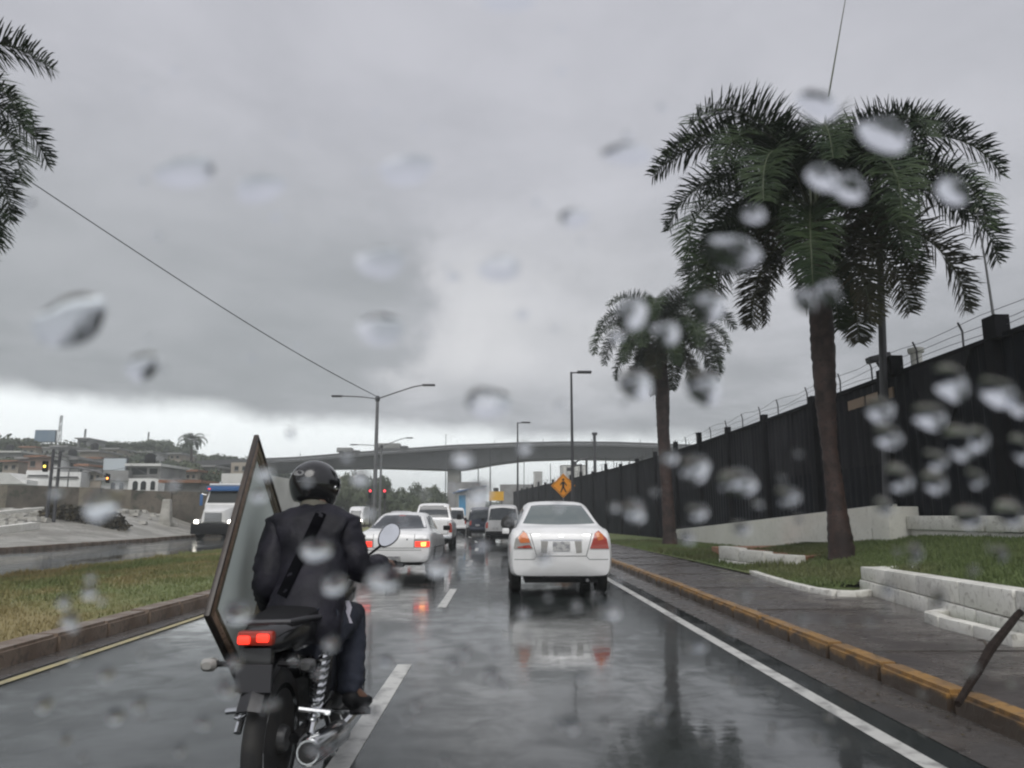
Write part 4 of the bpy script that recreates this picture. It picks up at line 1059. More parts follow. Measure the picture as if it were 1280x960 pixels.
# headlamp car roof peeking ahead of the left sedan
suv('hatchback_car', 'car_silver', (-5.6, 44, 0), R(5), 'silver car mostly hidden beyond the left sedan, its roof rack lights showing', 1.6, .8, lit=True)

# --- blue box truck in the distance
t = empty('box_truck', (-2.7, 74, 0), R(7), label='blue and white box truck far ahead below the bridge', cat='truck')
boxo('cargo_box', -1.25, 1.25, 0, 6, 1.0, 3.9, M['truck_white'], t, bevel=.03)
boxo('side_panel', -1.262, -.62, -.02, -.004, 1.4, 3.3, M['sky_blue'], t)
mb = MB(); mb.add([(-1.5, -.6, 3.55), (1.3, -.6, 4.1), (1.3, 6, 4.15), (-1.5, 6, 3.6), (-1.5, -.6, 3.68), (1.3, -.6, 4.23), (1.3, 6, 4.28), (-1.5, 6, 3.73)], [(0, 1, 2, 3), (7, 6, 5, 4), (0, 4, 5, 1), (1, 5, 6, 2), (2, 6, 7, 3), (3, 7, 4, 0)])
mb.build('blue_tarpaulin', M['truck_blue'], t, sm=False)
boxo('cab', -1.15, 1.15, 6.1, 8, .7, 3.0, M['truck_blue'], t, bevel=.1)
boxo('chassis', -.9, .9, .1, 7.5, .6, .98, M['trim'], t)
for sg in (-1, 1):
    for yw in (1.2, 6.9):
        o = MB().lathe([(.35, 0), (.5, .03), (.5, .3), (.35, .33)], 20, 'x').build('tyre', M['tyre'], t); o.location = (sg*1.15-(.33 if sg > 0 else 0), yw, .5)
# --- white van coming the other way
def vanrz(Y): return math.pi+head(Y)*1.0
V = Car('white_minibus', [(0, .42, 1.4, 2.2, .95, .8), (.05, .4, 1.4, 2.35, .97, .8), (.6, .4, 1.4, 2.45, .97, .8), (4, .4, 1.35, 2.45, .97, .8), (4.5, .4, 1.2, 1.9, .97, .78), (4.9, .4, 1.05, 1.15, .95, .7), (5.2, .5, .8, .85, .85, .6)], (.9, 4.2), .36, 'car_white',
        tuple(gnd(444, 660, 0)), math.pi, 'hazy white minibus coming the other way with headlights on', cat='minibus', squar=1)
V.root.location = (at(446, 650, 88).x, 92, 0)
V.patch('windscreen', [(-.72, 1.95), (.72, 1.95), (.8, 1.25), (-.8, 1.25)], 'glass_dark', side='front')
for sg in (-1, 1):
    pl = [(sg*.55, .95), (sg*.78, .95), (sg*.78, .8), (sg*.55, .8)]
    V.patch('headlight', pl, 'head_lit', side='front', lift=.02, th=.02)
V.patch('grille', [(-.45, .95), (.45, .95), (.45, .75), (-.45, .75)], 'trim', side='front', lift=.01)

# --- oncoming semi truck
tp = gnd(271, 678, 0); tx, ty = tp.x, 42.0; ty = 46.0; tx = at(265.5, 660, 46).x
T = empty('semi_truck', (tx, ty, 0), 0, label='white semi truck with blue sun visor coming the other way with headlights on', cat='truck')
# local: front at y=0, body goes +y
def loftbox(name, secs, m, parent, bevel=.04):
    """secs: list of (y, x0, x1, z0, z1)"""
    mb = MB()
    for (y, x, z0, z1, xt) in secs: mb.v += [(-x, y, z0), (x, y, z0), (xt, y, z1), (-xt, y, z1)]
    n = len(secs); mb.f = [(4*i+k, 4*i+(k+1) % 4, 4*i+4+(k+1) % 4, 4*i+4+k) for i in range(n-1) for k in range(4)]+[(3, 2, 1, 0), (4*n-4, 4*n-3, 4*n-2, 4*n-1)]
    return mb.build(name, m, parent, bevel=bevel)
loftbox('hood', [(0, .62, .95, 1.62, .55), (.25, .85, .80, 1.72, .66), (1.5, 1.05, .8, 2.0, .95)], M['truck_white'], T, .08)
loftbox('cab', [(1.5, 1.12, .8, 2.05, 1.1), (1.62, 1.18, .8, 2.12, 1.12), (1.95, 1.2, .8, 2.98, 1.02), (2.15, 1.2, .8, 3.10, 1.02), (3.9, 1.2, .8, 3.16, 1.02)], M['truck_white'], T, .05)
mb = MB(); mb.add([(-1.0, 1.58, 2.12), (1.0, 1.58, 2.12), (.92, 1.86, 2.84), (-.92, 1.86, 2.84), (-1.0, 1.72, 2.12), (1.0, 1.72, 2.12), (.92, 1.98, 2.84), (-.92, 1.98, 2.84)], [(0, 1, 2, 3), (7, 6, 5, 4), (0, 4, 5, 1), (1, 5, 6, 2), (2, 6, 7, 3), (3, 7, 4, 0)])
mb.build('windscreen', M['opening'], T, sm=False)
boxo('sun_visor', -1.12, 1.12, 1.62, 1.98, 2.83, 3.13, M['truck_blue'], T, bevel=.05)
boxo('roof_cap', -1.04, 1.04, 1.86, 3.8, 3.16, 3.30, M['truck_white'], T, bevel=.05)
boxo('marker_light', -1.0, -.86, 1.60, 1.66, 2.92, 3.0, M['red_lit'], T)
boxo('grille', -.50, .50, -.03, .03, .98, 1.52, M['steel'], T, bevel=.02)
for k in range(5): boxo('grille_bar', -.48, .48, -.055, -.032, 1.03+k*.1, 1.06+k*.1, M['chrome'], T)
boxo('bumper', -1.22, 1.22, -.18, .45, .28, .90, M['trim'], T, bevel=.06)
for sg in (-1, 1):
    MB().lathe([(.13, -.14), (.12, -.17), (.02, -.19)], 18, 'y', (sg*.98, .18, .98)).build('headlight', M['head_lit'], T)
    MB().box(sg*.98-.19, sg*.98+.19, .04, .5, .82, 1.14).build('fender', M['truck_white'], T, bevel=.05)
    o = MB().lathe([(.34, 0), (.5, .03), (.52, .1), (.52, .22), (.5, .29), (.34, .32)], 24, 'x').build('tyre', M['tyre'], T); o.location = (sg*1.05-.16, .95, .52)
    MB().box(sg*1.42-.09, sg*1.42+.09, 1.7, 1.8, 1.95, 2.65).build('side_mirror', M['truck_blue' if sg < 0 else 'trim'], T, bevel=.03)
    MB().tube([(sg*1.15, 1.8, 2.6), (sg*1.42, 1.76, 2.66)], .02, 6).build('mirror_arm', M['chrome'], T)
    MB().tube([(sg*1.1, 4.0, .9), (sg*1.1, 4.0, 3.5)], .09, 10).build('exhaust_stack', M['chrome'], T)
    for yw in (5.2, 6.5, 14.4, 15.6):
        o = MB().lathe([(.34, 0), (.5, .03), (.52, .1), (.52, .5), (.5, .57), (.34, .6)], 20, 'x').build('tyre', M['tyre'], T); o.location = (sg*.93-.3, yw, .52)
boxo('chassis', -.5, .5, .5, 16.3, .55, .95, M['trim'], T)
boxo('trailer_container', -1.24, 1.24, 4.4, 16.6, 1.25, 4.05, M['container'], T)
rb = MB()
for k in range(34):
    y = 4.6+k*.355; rb.box(1.242, 1.27, y, y+.14, 1.35, 3.95)
rb.build('container_ribs', M['container'], T, sm=False)
boxo('container_emblem', 1.272, 1.28, 4.75, 5.6, 3.35, 3.75, M['red_lens'], T)

# ------------------------------------------------------------------ motorcycle
BX, BY, BRZ = -1.02, 3.62, R(-2.5)
K = empty('motorcycle', (BX, BY, 0), BRZ, label='black motorcycle carrying the rider and the big picture frame', cat='motorcycle')
wr = .305
def bwheel(y, w_=.10, x=0):
    prof = []
    for i in range(13):
        a = -math.pi*.5-math.pi*.0+math.pi*i/12; 
        prof.append((wr-.055+.055*math.cos(a), w_/2*math.sin(a)))
    prof = [(wr-.075, -w_/2*.8)]+prof[0:]+[(wr-.075, w_/2*.8)]
    o = MB().lathe(prof, 36, 'x').build('tyre', M['tyre'], K); o.location = (x, y, wr)
    r_ = MB(); n = 36
    r_.lathe([(wr-.095, -.035), (wr-.07, -.04), (wr-.07, .04), (wr-.095, .035)], n, 'x')
    o = r_.build('rim', M['chrome'], K); o.location = (x, y, wr)
    o = MB().lathe([(.05, -.07), (.06, -.05), (.06, .05), (.05, .07)], 16, 'x').build('hub', M['engine'], K); o.location = (x, y, wr)
    for k in range(14):
        a = 2*math.pi*k/14
        o = MB().tube([(.03*(-1)**k, math.cos(a)*.05, math.sin(a)*.05), (0, math.cos(a+.25)*(wr-.08), math.sin(a+.25)*(wr-.08))], .0035, 4, False).build('spoke', M['chrome'], K); o.location = (x, y, wr)
bwheel(.05, .088); bwheel(1.30, .09)
# rear mudguard: arc
def arc_guard(yc, a0, a1, r_, wd, name='mudguard', m='bike_black'):
    mb = MB(); n = 14; vs = []
    for i in range(n+1):
        a = a0+(a1-a0)*i/n
        for (x, dr) in ((-wd, -.025), (-wd*.8, 0), (0, .018), (wd*.8, 0), (wd, -.025), (wd*.97, -.03), (0, .010), (-wd*.97, -.03)):
            vs.append((x, yc+math.cos(a)*(r_+dr), wr+math.sin(a)*(r_+dr)))
    fs = [(8*i+k, 8*i+(k+1) % 8, 8*i+8+(k+1) % 8, 8*i+8+k) for i in range(n) for k in range(8)]+[tuple(range(8)), tuple(8*n+k for k in reversed(range(8)))]
    mb.add(vs, fs); return mb.build(name, M[m], K)
arc_guard(.05, R(65), R(150), .37, .062); arc_guard(1.30, R(20), R(160), .34, .06)
# tail: seat cowl, light, plate, indicators, rack
loft = MB()
def rl(secs, n=16):
    mb = MB()
    for (y, zc3, hw, hh) in secs:
        for k in range(n):
            a = 2*math.pi*k/n; c_, s_ = math.cos(a), math.sin(a)
            mb.v.append((hw*math.copysign(abs(c_)**.7, c_), y, zc3+hh*math.copysign(abs(s_)**.7, s_)))
    m_ = len(secs)
    mb.f = [(n*i+k, n*i+(k+1) % n, n*i+n+(k+1) % n, n*i+n+k) for i in range(m_-1) for k in range(n)]+[tuple(range(n)), tuple(n*(m_-1)+k for k in reversed(range(n)))]
    return mb
rl([(-.20, .74, .06, .03), (-.16, .75, .10, .05), (0, .76, .13, .07), (.25, .76, .14, .08), (.5, .74, .13, .09)]).build('tail_cowl', M['bike_black'], K)
rl([(-.06, .80, .10, .02), (.0, .81, .12, .03), (.3, .82, .14, .04), (.55, .80, .12, .04), (.75, .80, .09, .04)]).build('seat', M['trim'], K)
rl([(.66, .80, .09, .06), (.75, .84, .13, .10), (.95, .88, .15, .12), (1.1, .88, .12, .10), (1.18, .88, .06, .06)]).build('fuel_tank', M['bike_black'], K)
tl = MB().box(-.078, .078, -.245, -.19, .745, .805).build('tail_lamp', M['red_lens'], K, bevel=.014)
for sg in (-1, 1): MB().box(sg*.040-.030, sg*.040+.024, -.256, -.243, .758+.004*sg, .792+.004*sg).build('lit_bulb', M['red_lit'], tl, bevel=.008)
boxo('number_plate', -.075, .075, -.235, -.225, .56, .67, M['steel_dark'], K)
MB().box(-.07, .07, -.22, -.17, .55, .74).build('plate_bracket', M['bike_black'], K, bevel=.02)
for sg in (-1, 1):
    MB().tube([(sg*.08, -.16, .66), (sg*.19, -.17, .66)], .012, 6).build('indicator_stalk', M['trim'], K)
    rl([(-.21, .66, .02, .015), (-.19, .66, .035, .028), (-.15, .66, .03, .024)], 12).build('indicator', M['engine' if sg > 0 else 'clear_lens'], K).location = (sg*.21, 0, 0)
MB().tube([(-.14, .3, .80), (-.16, 0, .83), (-.13, -.20, .84), (0, -.23, .84), (.13, -.20, .84), (.15, 0, .83), (.14, .3, .80)], .011, 8).build('grab_rail', M['steel_dark'], K)
for sg in (-1, 1):
    mb = MB(); x = sg*.165
    mb.tube([(x, .07, .32), (x, .16, .44)], .018, 8); mb.tube([(x, .16, .44), (x, .26, .62)], .024, 8)
    sh = mb.build('shock_absorber', M['chrome'], K)
    pts = []
    for i in range(90):
        t_ = i/89; a = t_*2*math.pi*9; c_ = Vector((x, .10, .37)).lerp(Vector((x, .26, .63)), t_)
        pts.append(c_+Vector((math.cos(a)*.030, math.sin(a)*.030, math.sin(a)*.012)))
    MB().tube(pts, .0075, 5).build('coil_spring', M['chrome'], sh)
    MB().tube([(sg*.10, .05, .305), (sg*.12, .35, .33), (sg*.12, .58, .36)], .026, 8).build('swingarm', M['bike_black'], K)
    MB().tube([(sg*.06, 1.30, .305), (sg*.07, 1.15, .62), (sg*.08, 1.03, .93)], [.028, .026, .024], 10).build('fork', M['chrome'], K)
# engine, frame, exhaust
rl([(.48, .38, .10, .10), (.55, .40, .16, .15), (.75, .40, .18, .16), (.92, .42, .14, .14), (1.0, .44, .08, .1)]).build('engine_block', M['engine'], K)
e = MB()
for k in range(7): e.box(-.12, .12, .72, .92, .56+k*.028, .572+k*.028)
e.box(-.10, .10, .74, .90, .54, .75); e.build('cylinder_head', M['engine'], K, sm=False)
MB().tube([(0, .45, .78), (0, .5, .5), (0, .62, .26), (0, .95, .25), (0, 1.05, .6), (0, 1.06, .92)], .024, 8).build('frame_tube', M['bike_black'], K)
for sg in (-1, 1):
    MB().tube([(sg*.10, .62, .66), (sg*.12, .3, .70), (sg*.12, -.05, .71)], .016, 8).build('frame_rail', M['bike_black'], K)
MB().tube([(.12, .85, .5), (.20, .95, .42), (.22, .8, .26), (.21, .5, .25)], .022, 8).build('exhaust_pipe', M['chrome'], K)
ex = MB().lathe([(.03, .50), (.058, .40), (.062, .1), (.062, -.08), (.056, -.13), (.05, -.135)], 20, 'y').build('silencer', M['chrome'], K); ex.location = (.215, 0, .285)
ex.rotation_euler.x = R(-6)
MB().lathe([(.042, -.125), (.042, -.139)], 16, 'y').build('exhaust_mouth', M['black'], ex)
rl([(.26, .50, .03, .11), (.30, .52, .05, .14), (.46, .52, .05, .13), (.5, .52, .03, .10)]).build('side_cover', M['bike_black'], K).location = (.13, 0, 0)
rl([(.26, .50, .03, .11), (.30, .52, .05, .14), (.46, .52, .05, .13), (.5, .52, .03, .10)]).build('side_cover', M['bike_black'], K).location = (-.13, 0, 0)
MB().tube([(-.26, .52, .31), (.28, .52, .31)], .013, 8).build('footpeg_bar', M['chrome'], K)
for sg in (-1, 1):
    MB().tube([(sg*.24, .52, .31), (sg*.34, .52, .315)], .018, 8).build('footpeg', M['trim'], K)
    MB().tube([(sg*.10, .10, .42), (sg*.24, .12, .40)], .014, 8).build('passenger_peg', M['chrome'], K)
MB().tube([(.12, .5, .3), (.2, .35, .22), (.24, .2, .2)], .012, 6).build('brake_pedal', M['chrome'], K)
# bars
MB().tube([(-.38, .86, 1.02), (-.24, .93, 1.03), (-.08, 1.0, .97), (.08, 1.0, .97), (.24, .93, 1.03), (.38, .86, 1.02)], .012, 8).build('handlebar', M['chrome'], K)
for sg in (-1, 1):
    MB().tube([(sg*.27, .915, 1.027), (sg*.39, .855, 1.02)], .018, 10).build('grip', M['trim'], K)
    MB().tube([(sg*.25, .98, 1.02), (sg*.38, .93, 1.01)], .007, 6).build('brake_lever', M['chrome'], K)
MB().lathe([(.03, -.05), (.09, -.02), (.095, .06), (.08, .09)], 20, 'y', (0, 1.15, .93)).build('headlamp', M['chrome'], K)
# right-hand mirror (placed where the photograph shows it)
def mirror(sg, px, py):
    kw = K.matrix_basis.inverted() if False else Matrix.Translation((BX, BY, 0)) @ Matrix.Rotation(BRZ, 4, 'Z')
    inv = kw.inverted(); c = inv @ at(px, py, BY+.92)
    rt = inv.to_3x3()
    ro = Matrix.Translation(c) @ Matrix.Rotation(R(15), 4, 'Z') @ Matrix.Rotation(R(-12), 4, 'X') @ Matrix.Rotation(R(38)*sg, 4, 'Y')
    n = 24; mb = MB(); gm = MB()
    prof = [(1.0, 0.0), (1.04, .012), (.9, .03), (.5, .045), (.1, .05)]
    for (r_, d_) in prof:
        for k in range(n):
            a = 2*math.pi*k/n; mb.v.append(tuple(ro @ Vector((0.052*r_*math.cos(a)*(1+.12*math.sin(a)), d_, .076*r_*math.sin(a)))))
    mb.f = [(n*i+k, n*i+(k+1) % n, n*i+n+(k+1) % n, n*i+n+k) for i in range(len(prof)-1) for k in range(n)]+[tuple(range(n)), tuple(n*(len(prof)-1)+k for k in range(n))]
    hs = mb.build('mirror', M['trim'], K)
    gm.v = [tuple(ro @ Vector((.048*math.cos(2*math.pi*k/n)*(1+.12*math.sin(2*math.pi*k/n)), -.004, .072*math.sin(2*math.pi*k/n)))) for k in range(n)]+[tuple(ro @ Vector((.048*math.cos(2*math.pi*k/n)*(1+.12*math.sin(2*math.pi*k/n)), -.001, .072*math.sin(2*math.pi*k/n)))) for k in range(n)]
    gm.f = [tuple(range(n)), tuple(range(n, 2*n))]+[(k, (k+1) % n, n+(k+1) % n, n+k) for k in range(n)]
    gm.build('mirror_glass', M['mirror'], hs, sm=False)
    lo = ro @ Vector((0, .012, -.077)); fo = inv @ at(449, 703, BY+.90)
    MB().tube([tuple(fo+Vector((-.03, 0, -.04))), tuple(fo), lo], .008, 6).build('mirror_stalk', M['trim'], K)
M['mirror'] = mat('mirror_glass', (.93, .94, .97), 0.08, metal=1.0)
mirror(1, 486, 669)

# ------------------------------------------------------------------ rider
PR = empty('person', (BX+.03, BY+.42, .3), 0, label='motorcyclist in dark jacket and black helmet holding a picture frame at his left side', cat='person')
PO = Vector((BX+.03, BY+.42, .3))
def skin_chain(name, verts, edges, m, parent, sub=2, root=0):
    me = bpy.data.meshes.new(name); me.from_pydata([tuple(Vector(v[0])-PO) for v in verts], edges, []); me.update()
    o = bpy.data.objects.new(name, me); COL.objects.link(o)
    md = o.modifiers.new('skin', 'SKIN'); md.use_smooth_shade = True
    sk = me.skin_vertices[0].data
    for i, v in enumerate(verts):
        r_ = v[1]; sk[i].radius = r_ if hasattr(r_, '__len__') else (r_, r_)
        sk[i].use_root = (i == root)
    if sub: o.modifiers.new('sub', 'SUBSURF').levels = sub; o.modifiers['sub'].render_levels = sub
    dg = bpy.context.evaluated_depsgraph_get(); ev = o.evaluated_get(dg); me2 = bpy.data.meshes.new_from_object(ev)
    me2.name = name; bpy.data.objects.remove(o); bpy.data.meshes.remove(me)
    me2.materials.clear(); smooth(me2, 60)
    if name in ('jacket', 'trousers'):
        from mathutils import noise
        vn = [(v.co.copy(), v.normal.copy()) for v in me2.vertices]
        for v, (c, n_) in zip(me2.vertices, vn):
            q = Vector((c.x*9+c.z*3, c.y*7, c.z*16-c.x*5)); f_ = 1-abs(noise.noise(q))*2.2
            v.co = c+n_*(.011*f_*max(0, f_)+.006*noise.noise(c*34))
    return link(name, me2, M[m], parent)
# joints (world)
pel = at(382, 772, BY+.38); waist = at(388, 735, BY+.46); chest = at(394, 695, BY+.58); neck = at(396, 634, BY+.70); headc = at(393, 609, BY+.76)
Lsh = at(348, 664, BY+.64); Rsh = at(433, 663, BY+.64)
Rel = at(447, 716, BY+.56)
kw = Matrix.Translation((BX, BY, 0)) @ Matrix.Rotation(BRZ, 4, 'Z')
Rgrip = kw @ Vector((.33, .885, 1.025)); Rwr = Rgrip+Vector((.015, -.10, .01))
Lel = at(335, 730, BY+.44); Lwr = at(338, 760, BY+.62); Lhand = at(338, 768, BY+.72)
hipL = pel+Vector((-.10, .02, -.06)); hipR = pel+Vector((.12, .0, -.06))
kneeR = at(440, 765, BY+.80); ankR = at(438, 862, BY+.50); toeR = kw @ Vector((.30, .60, .335))
kneeL = Vector((BX-.22, BY+.80, .72)); ankL = Vector((BX-.25, BY+.50, .40)); toeL = Vector((BX-.25, BY+.66, .335))
def hand(verts, edges, wi, wr_, dirv, up_, side_, curl=1.0):
    """palm + five fingers rooted in it"""
    palm_ = wr_+dirv*.05; pi = len(verts); verts.append((palm_, (.030, .016))); edges.append((wi, pi))
    k2 = len(verts); verts.append((wr_+dirv*.085, (.034, .014))); edges.append((pi, k2))
    for j, (off, l) in enumerate(((-.030, .062), (-.010, .072), (.010, .068), (.030, .052))):
        b = wr_+dirv*.095+side_*off; i0 = len(verts)
        verts.append((b, .0095)); edges.append((k2, i0)); d2 = (dirv*.6-up_*.8*curl).normalized(); d3 = (-dirv*.35-up_*curl).normalized()
        verts.append((b+d2*l*.5, .0088)); verts.append((b+d2*l*.5+d3*l*.45, .008)); edges += [(i0, i0+1), (i0+1, i0+2)]
    th = wr_+dirv*.035-side_*.035; i0 = len(verts); verts.append((th, .011)); edges.append((pi, i0))
    verts.append((th+(dirv*.4-side_*.4-up_*.7).normalized()*.035, .0095)); edges.append((i0, i0+1))
V_ = [(pel, (.10, .07)), (waist, (.10, .06)), (chest, (.11, .06)), (neck, .055), (headc, (.08, .095)), (headc+Vector((0, .01, .09)), (.06, .07)),
      (Lsh, .045), (Lel, .038), (Lwr, .03), (Rsh, .045), (Rel, .038), (Rwr, .03), (hipL, .085), (kneeL, .06), (ankL, .04), (toeL, .035), (hipR, .085), (kneeR, .06), (ankR, .04), (toeR, .035)]
E_ = [(0, 1), (1, 2), (2, 3), (3, 4), (4, 5), (2, 6), (6, 7), (7, 8), (2, 9), (9, 10), (10, 11), (0, 12), (12, 13), (13, 14), (14, 15), (0, 16), (16, 17), (17, 18), (18, 19)]
dR = (Rgrip-Rwr).normalized(); hand(V_, E_, 11, Rwr, dR, Vector((0, 0, 1)), Vector((-1, 0, 0)).normalized())
dL = (Lhand-Lwr).normalized(); hand(V_, E_, 8, Lwr, dL, Vector((1, 0, .2)).normalized(), Vector((0, .3, 1)).normalized())
body = skin_chain('body', V_, E_, 'skin', PR)
# face features on the body's front are hidden by the helmet; goggles-side face still shaped
J = [(pel+Vector((-.01, -.09, -.16)), (.23, .17)), (pel+Vector((0, -.02, .0)), (.205, .15)), (waist, (.195, .14)), (chest, (.20, .145)), (chest.lerp(neck, .55), (.175, .125)), (neck+Vector((0, .0, .0)), (.088, .085)),
     (Lsh, .105), (Lsh.lerp(Lel, .5), .092), (Lel, .085), (Lwr, .055), (Rsh, .105), (Rsh.lerp(Rel, .5), .092), (Rel, .085), (Rwr, .052)]
skin_chain('jacket', J, [(0, 1), (1, 2), (2, 3), (3, 4), (4, 5), (4, 6), (6, 7), (7, 8), (8, 9), (4, 10), (10, 11), (11, 12), (12, 13)], 'jacket', PR, 3)
Tt = [(pel+Vector((0, .03, -.06)), (.15, .12)), (hipL, .105), (kneeL, .082), (ankL, .062), (hipR, .105), (kneeR, .084), (kneeR.lerp(ankR, .5), .078), (ankR+Vector((0, 0, -.045)), .068)]
skin_chain('trousers', Tt, [(0, 1), (1, 2), (2, 3), (0, 4), (4, 5), (5, 6), (6, 7)], 'jeans', PR, 3)
for (an_, to) in ((ankR, toeR), (ankL, toeL)):
    he = an_+Vector((0, -.05, -.055)); skin_chain('shoe', [(an_+Vector((0, 0, .0)), .05), (he+Vector((0, .03, 0)), (.05, .05)), (to+Vector((0, 0, .0)), (.046, .036)), (to+Vector((0, .07, -.005)), (.036, .024))], [(0, 1), (1, 2), (2, 3)], 'trim', PR, 1)
# collar
mb = MB(); n = 20
for (r_, h, dy) in ((.082, -.035, 0), (.078, .012, .005), (.066, .015, .005), (.066, -.03, 0)):
    for k in range(n):
        a = 2*math.pi*k/n; mb.v.append((r_*math.cos(a), r_*math.sin(a)*.95+dy, h))
mb.f = [(n*i+k, n*i+(k+1) % n, n*((i+1) % 4)+(k+1) % n, n*((i+1) % 4)+k) for i in range(4) for k in range(n)]
o = mb.build('collar', M['collar'], PR); o.location = neck+Vector((-.012, -.012, .004))-PO; o.rotation_euler = (R(-22), 0, 0)
# helmet: shaped shell, looking slightly right
mb = MB(); nu, nv = 32, 20
for j in range(nv+1):
    v_ = math.pi*j/nv
    for i in range(nu):
        u = 2*math.pi*i/nu
        x = math.sin(v_)*math.cos(u); y = math.sin(v_)*math.sin(u); z = math.cos(v_)
        sx, sy, sz = .132, .152, .135
        if z < 0:
            q_ = max(.05, math.sin(v_))**-.55; x *= q_; y *= q_
            fr = max(0, y)  # chin bar at the front
            z2 = z*(.98+.30*fr); x *= 1-.12*(-z); y = y*(1.0-.15*(-z)*(1 if y < 0 else 0))+.08*(-z)*fr
        else: z2 = z
        zz = max(z2*sz, -.105-.055*max(0, y))
        mb.v.append((x*sx, y*sy, zz))
mb.f = [(nu*j+i, nu*j+(i+1) % nu, nu*j+nu+(i+1) % nu, nu*j+nu+i) for j in range(nv) for i in range(nu)]
hm = MB(); hm.v, hm.f = mb.v, mb.f
me = hm.mesh('helmet', False); bm = bmesh.new(); bm.from_mesh(me); bmesh.ops.remove_doubles(bm, verts=bm.verts, dist=.0005); bm.to_mesh(me); bm.free(); smooth(me, 50)
H = link('helmet', me, M['helmet'], PR); H.location = headc+Vector((0, 0, .015))-PO; H.rotation_euler = (R(-4), R(4), R(-22))
# reflective oval, trim, visor
n = 20; mb = MB()
for k in range(n):
    a = 2*math.pi*k/n; x = -.015+.040*math.cos(a); z = .048+.016*math.sin(a)
    y = -math.sqrt(max(0, 1-(x/.132)**2-(z/.135)**2))*.152-.0025; mb.v.append((x, y, z))
for k in range(n): x, y, z = mb.v[k]; mb.v.append((x, y+.003, z))
mb.f = [tuple(range(n)), tuple(range(n, 2*n))]+[(k, (k+1) % n, n+(k+1) % n, n+k) for k in range(n)]
mb.build('reflective_patch', M['reflect'], H, sm=False)
mb = MB()
for j in range(9):
    for i in range(17):
        u = R(20+140*i/16); v_ = R(68+42*j/8); mb.v.append((math.sin(v_)*math.cos(u)*.136, math.sin(v_)*math.sin(u)*.158+.004, math.cos(v_)*.138))
mb.f = [(17*j+i, 17*j+i+1, 17*j+18+i, 17*j+17+i) for j in range(8) for i in range(16)]
link('visor', mb.mesh('visor', fix=False), M['glass_dark'], H)
MB().lathe([(.016, -.003), (.014, .006), (.004, .008)], 14, 'x', (.131, .02, -.01)).build('visor_screw', M['chrome'], H)
# bag strap across the back
def on_back(px, py):
    d = ray(px, py); return d
jac = [c_ for c_ in PR.children if c_.name.startswith('jacket')][0]
bm = bmesh.new(); bm.from_mesh(jac.data); bmesh.ops.translate(bm, verts=bm.verts, vec=PO); jb = BVHTree.FromBMesh(bm); bm.free()
def jhit(px, py, off=.008):
    d = ray(px, py).normalized(); h, n_, i, ds = jb.ray_cast(CAM, d)
    if h is None: h, n_, i, ds = jb.find_nearest(CAM+d*4.25)
    return h-d*off, d
mb = MB(); pa = (402, 640); pb = (352, 745); m_ = 16
for i in range(m_+1):
    t_ = i/m_; cx_ = pa[0]+(pb[0]-pa[0])*t_; cy_ = pa[1]+(pb[1]-pa[1])*t_
    for (ox, oy) in ((-6, -3), (6, 3)):
        h, d = jhit(cx_+ox, cy_+oy); mb.v.append(tuple(h-PO))
    for (ox, oy) in ((6, 3), (-6, -3)):
        h, d = jhit(cx_+ox, cy_+oy, .001); mb.v.append(tuple(h-PO))
mb.f = [(4*i+k, 4*i+(k+1) % 4, 4*i+4+(k+1) % 4, 4*i+4+k) for i in range(m_) for k in range(4)]+[(0, 1, 2, 3), (4*m_+3, 4*m_+2, 4*m_+1, 4*m_)]
mb.build('bag_strap', M['strap'], PR)
# pale tag hanging at the right hip
q = at(433, 765, BY+.46)
mb = MB(); 
pts = [(0, 0, .055), (.012, .01, .02), (.004, 0, -.02), (.02, 0, -.055)]
for (x, y, z) in pts: mb.v += [(x-.013, y, z), (x+.013, y, z), (x+.013, y+.004, z), (x-.013, y+.004, z)]
mb.f = [(4*i+k, 4*i+(k+1) % 4, 4*i+4+(k+1) % 4, 4*i+4+k) for i in range(3) for k in range(4)]+[(0, 1, 2, 3), (15, 14, 13, 12)]
o = mb.build('cloth_tag', M['tag'], PR); o.location = q-PO

# ------------------------------------------------------------------ the picture frame he carries
Aq = at(320, 543, 4.36); Bq = at(257, 770, 3.64); Cq = at(302, 872, 4.20)
eu = (Aq-Bq); lu = eu.length; eu.normalize(); ev_ = (Cq-Bq); ev_ = (ev_-eu*ev_.dot(eu)); lv = ev_.length; ev_.normalize(); en = eu.cross(ev_).normalized()
if en.x < 0: en = -en
F = empty('picture_frame', tuple(Bq), label='large framed picture with dark and gilt moulding held upright beside the rider', cat='picture frame')
def fbox(u0, u1, v0, v1, n0, n1, name, m, bev=.004, taper=0):
    vs = []
    for n_ in (n0, n1):
        for v_ in (v0, v1):
            for u in (u0, u1): vs.append(eu*u+ev_*v_+en*n_)
    mb = MB(); mb.add(vs, [(0, 2, 3, 1), (4, 5, 7, 6), (0, 1, 5, 4), (2, 6, 7, 3), (0, 4, 6, 2), (1, 3, 7, 5)])
    return mb.build(name, M[m], F, bevel=bev)
o_ = .020; i_ = .10
for (a, b, c, d) in ((0, lu, 0, o_), (0, lu, lv-o_, lv), (0, o_, o_+.001, lv-o_-.001), (lu-o_, lu, o_+.001, lv-o_-.001)):
    fbox(a, b, c, d, -.012, .016, 'frame_side', 'frame_dark')
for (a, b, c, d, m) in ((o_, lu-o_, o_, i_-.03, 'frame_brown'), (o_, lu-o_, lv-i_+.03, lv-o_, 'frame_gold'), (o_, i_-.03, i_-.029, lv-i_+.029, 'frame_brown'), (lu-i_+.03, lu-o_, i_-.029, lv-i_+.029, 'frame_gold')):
    fbox(a, b, c, d, -.010, .010, 'gilt_moulding', m, .004)
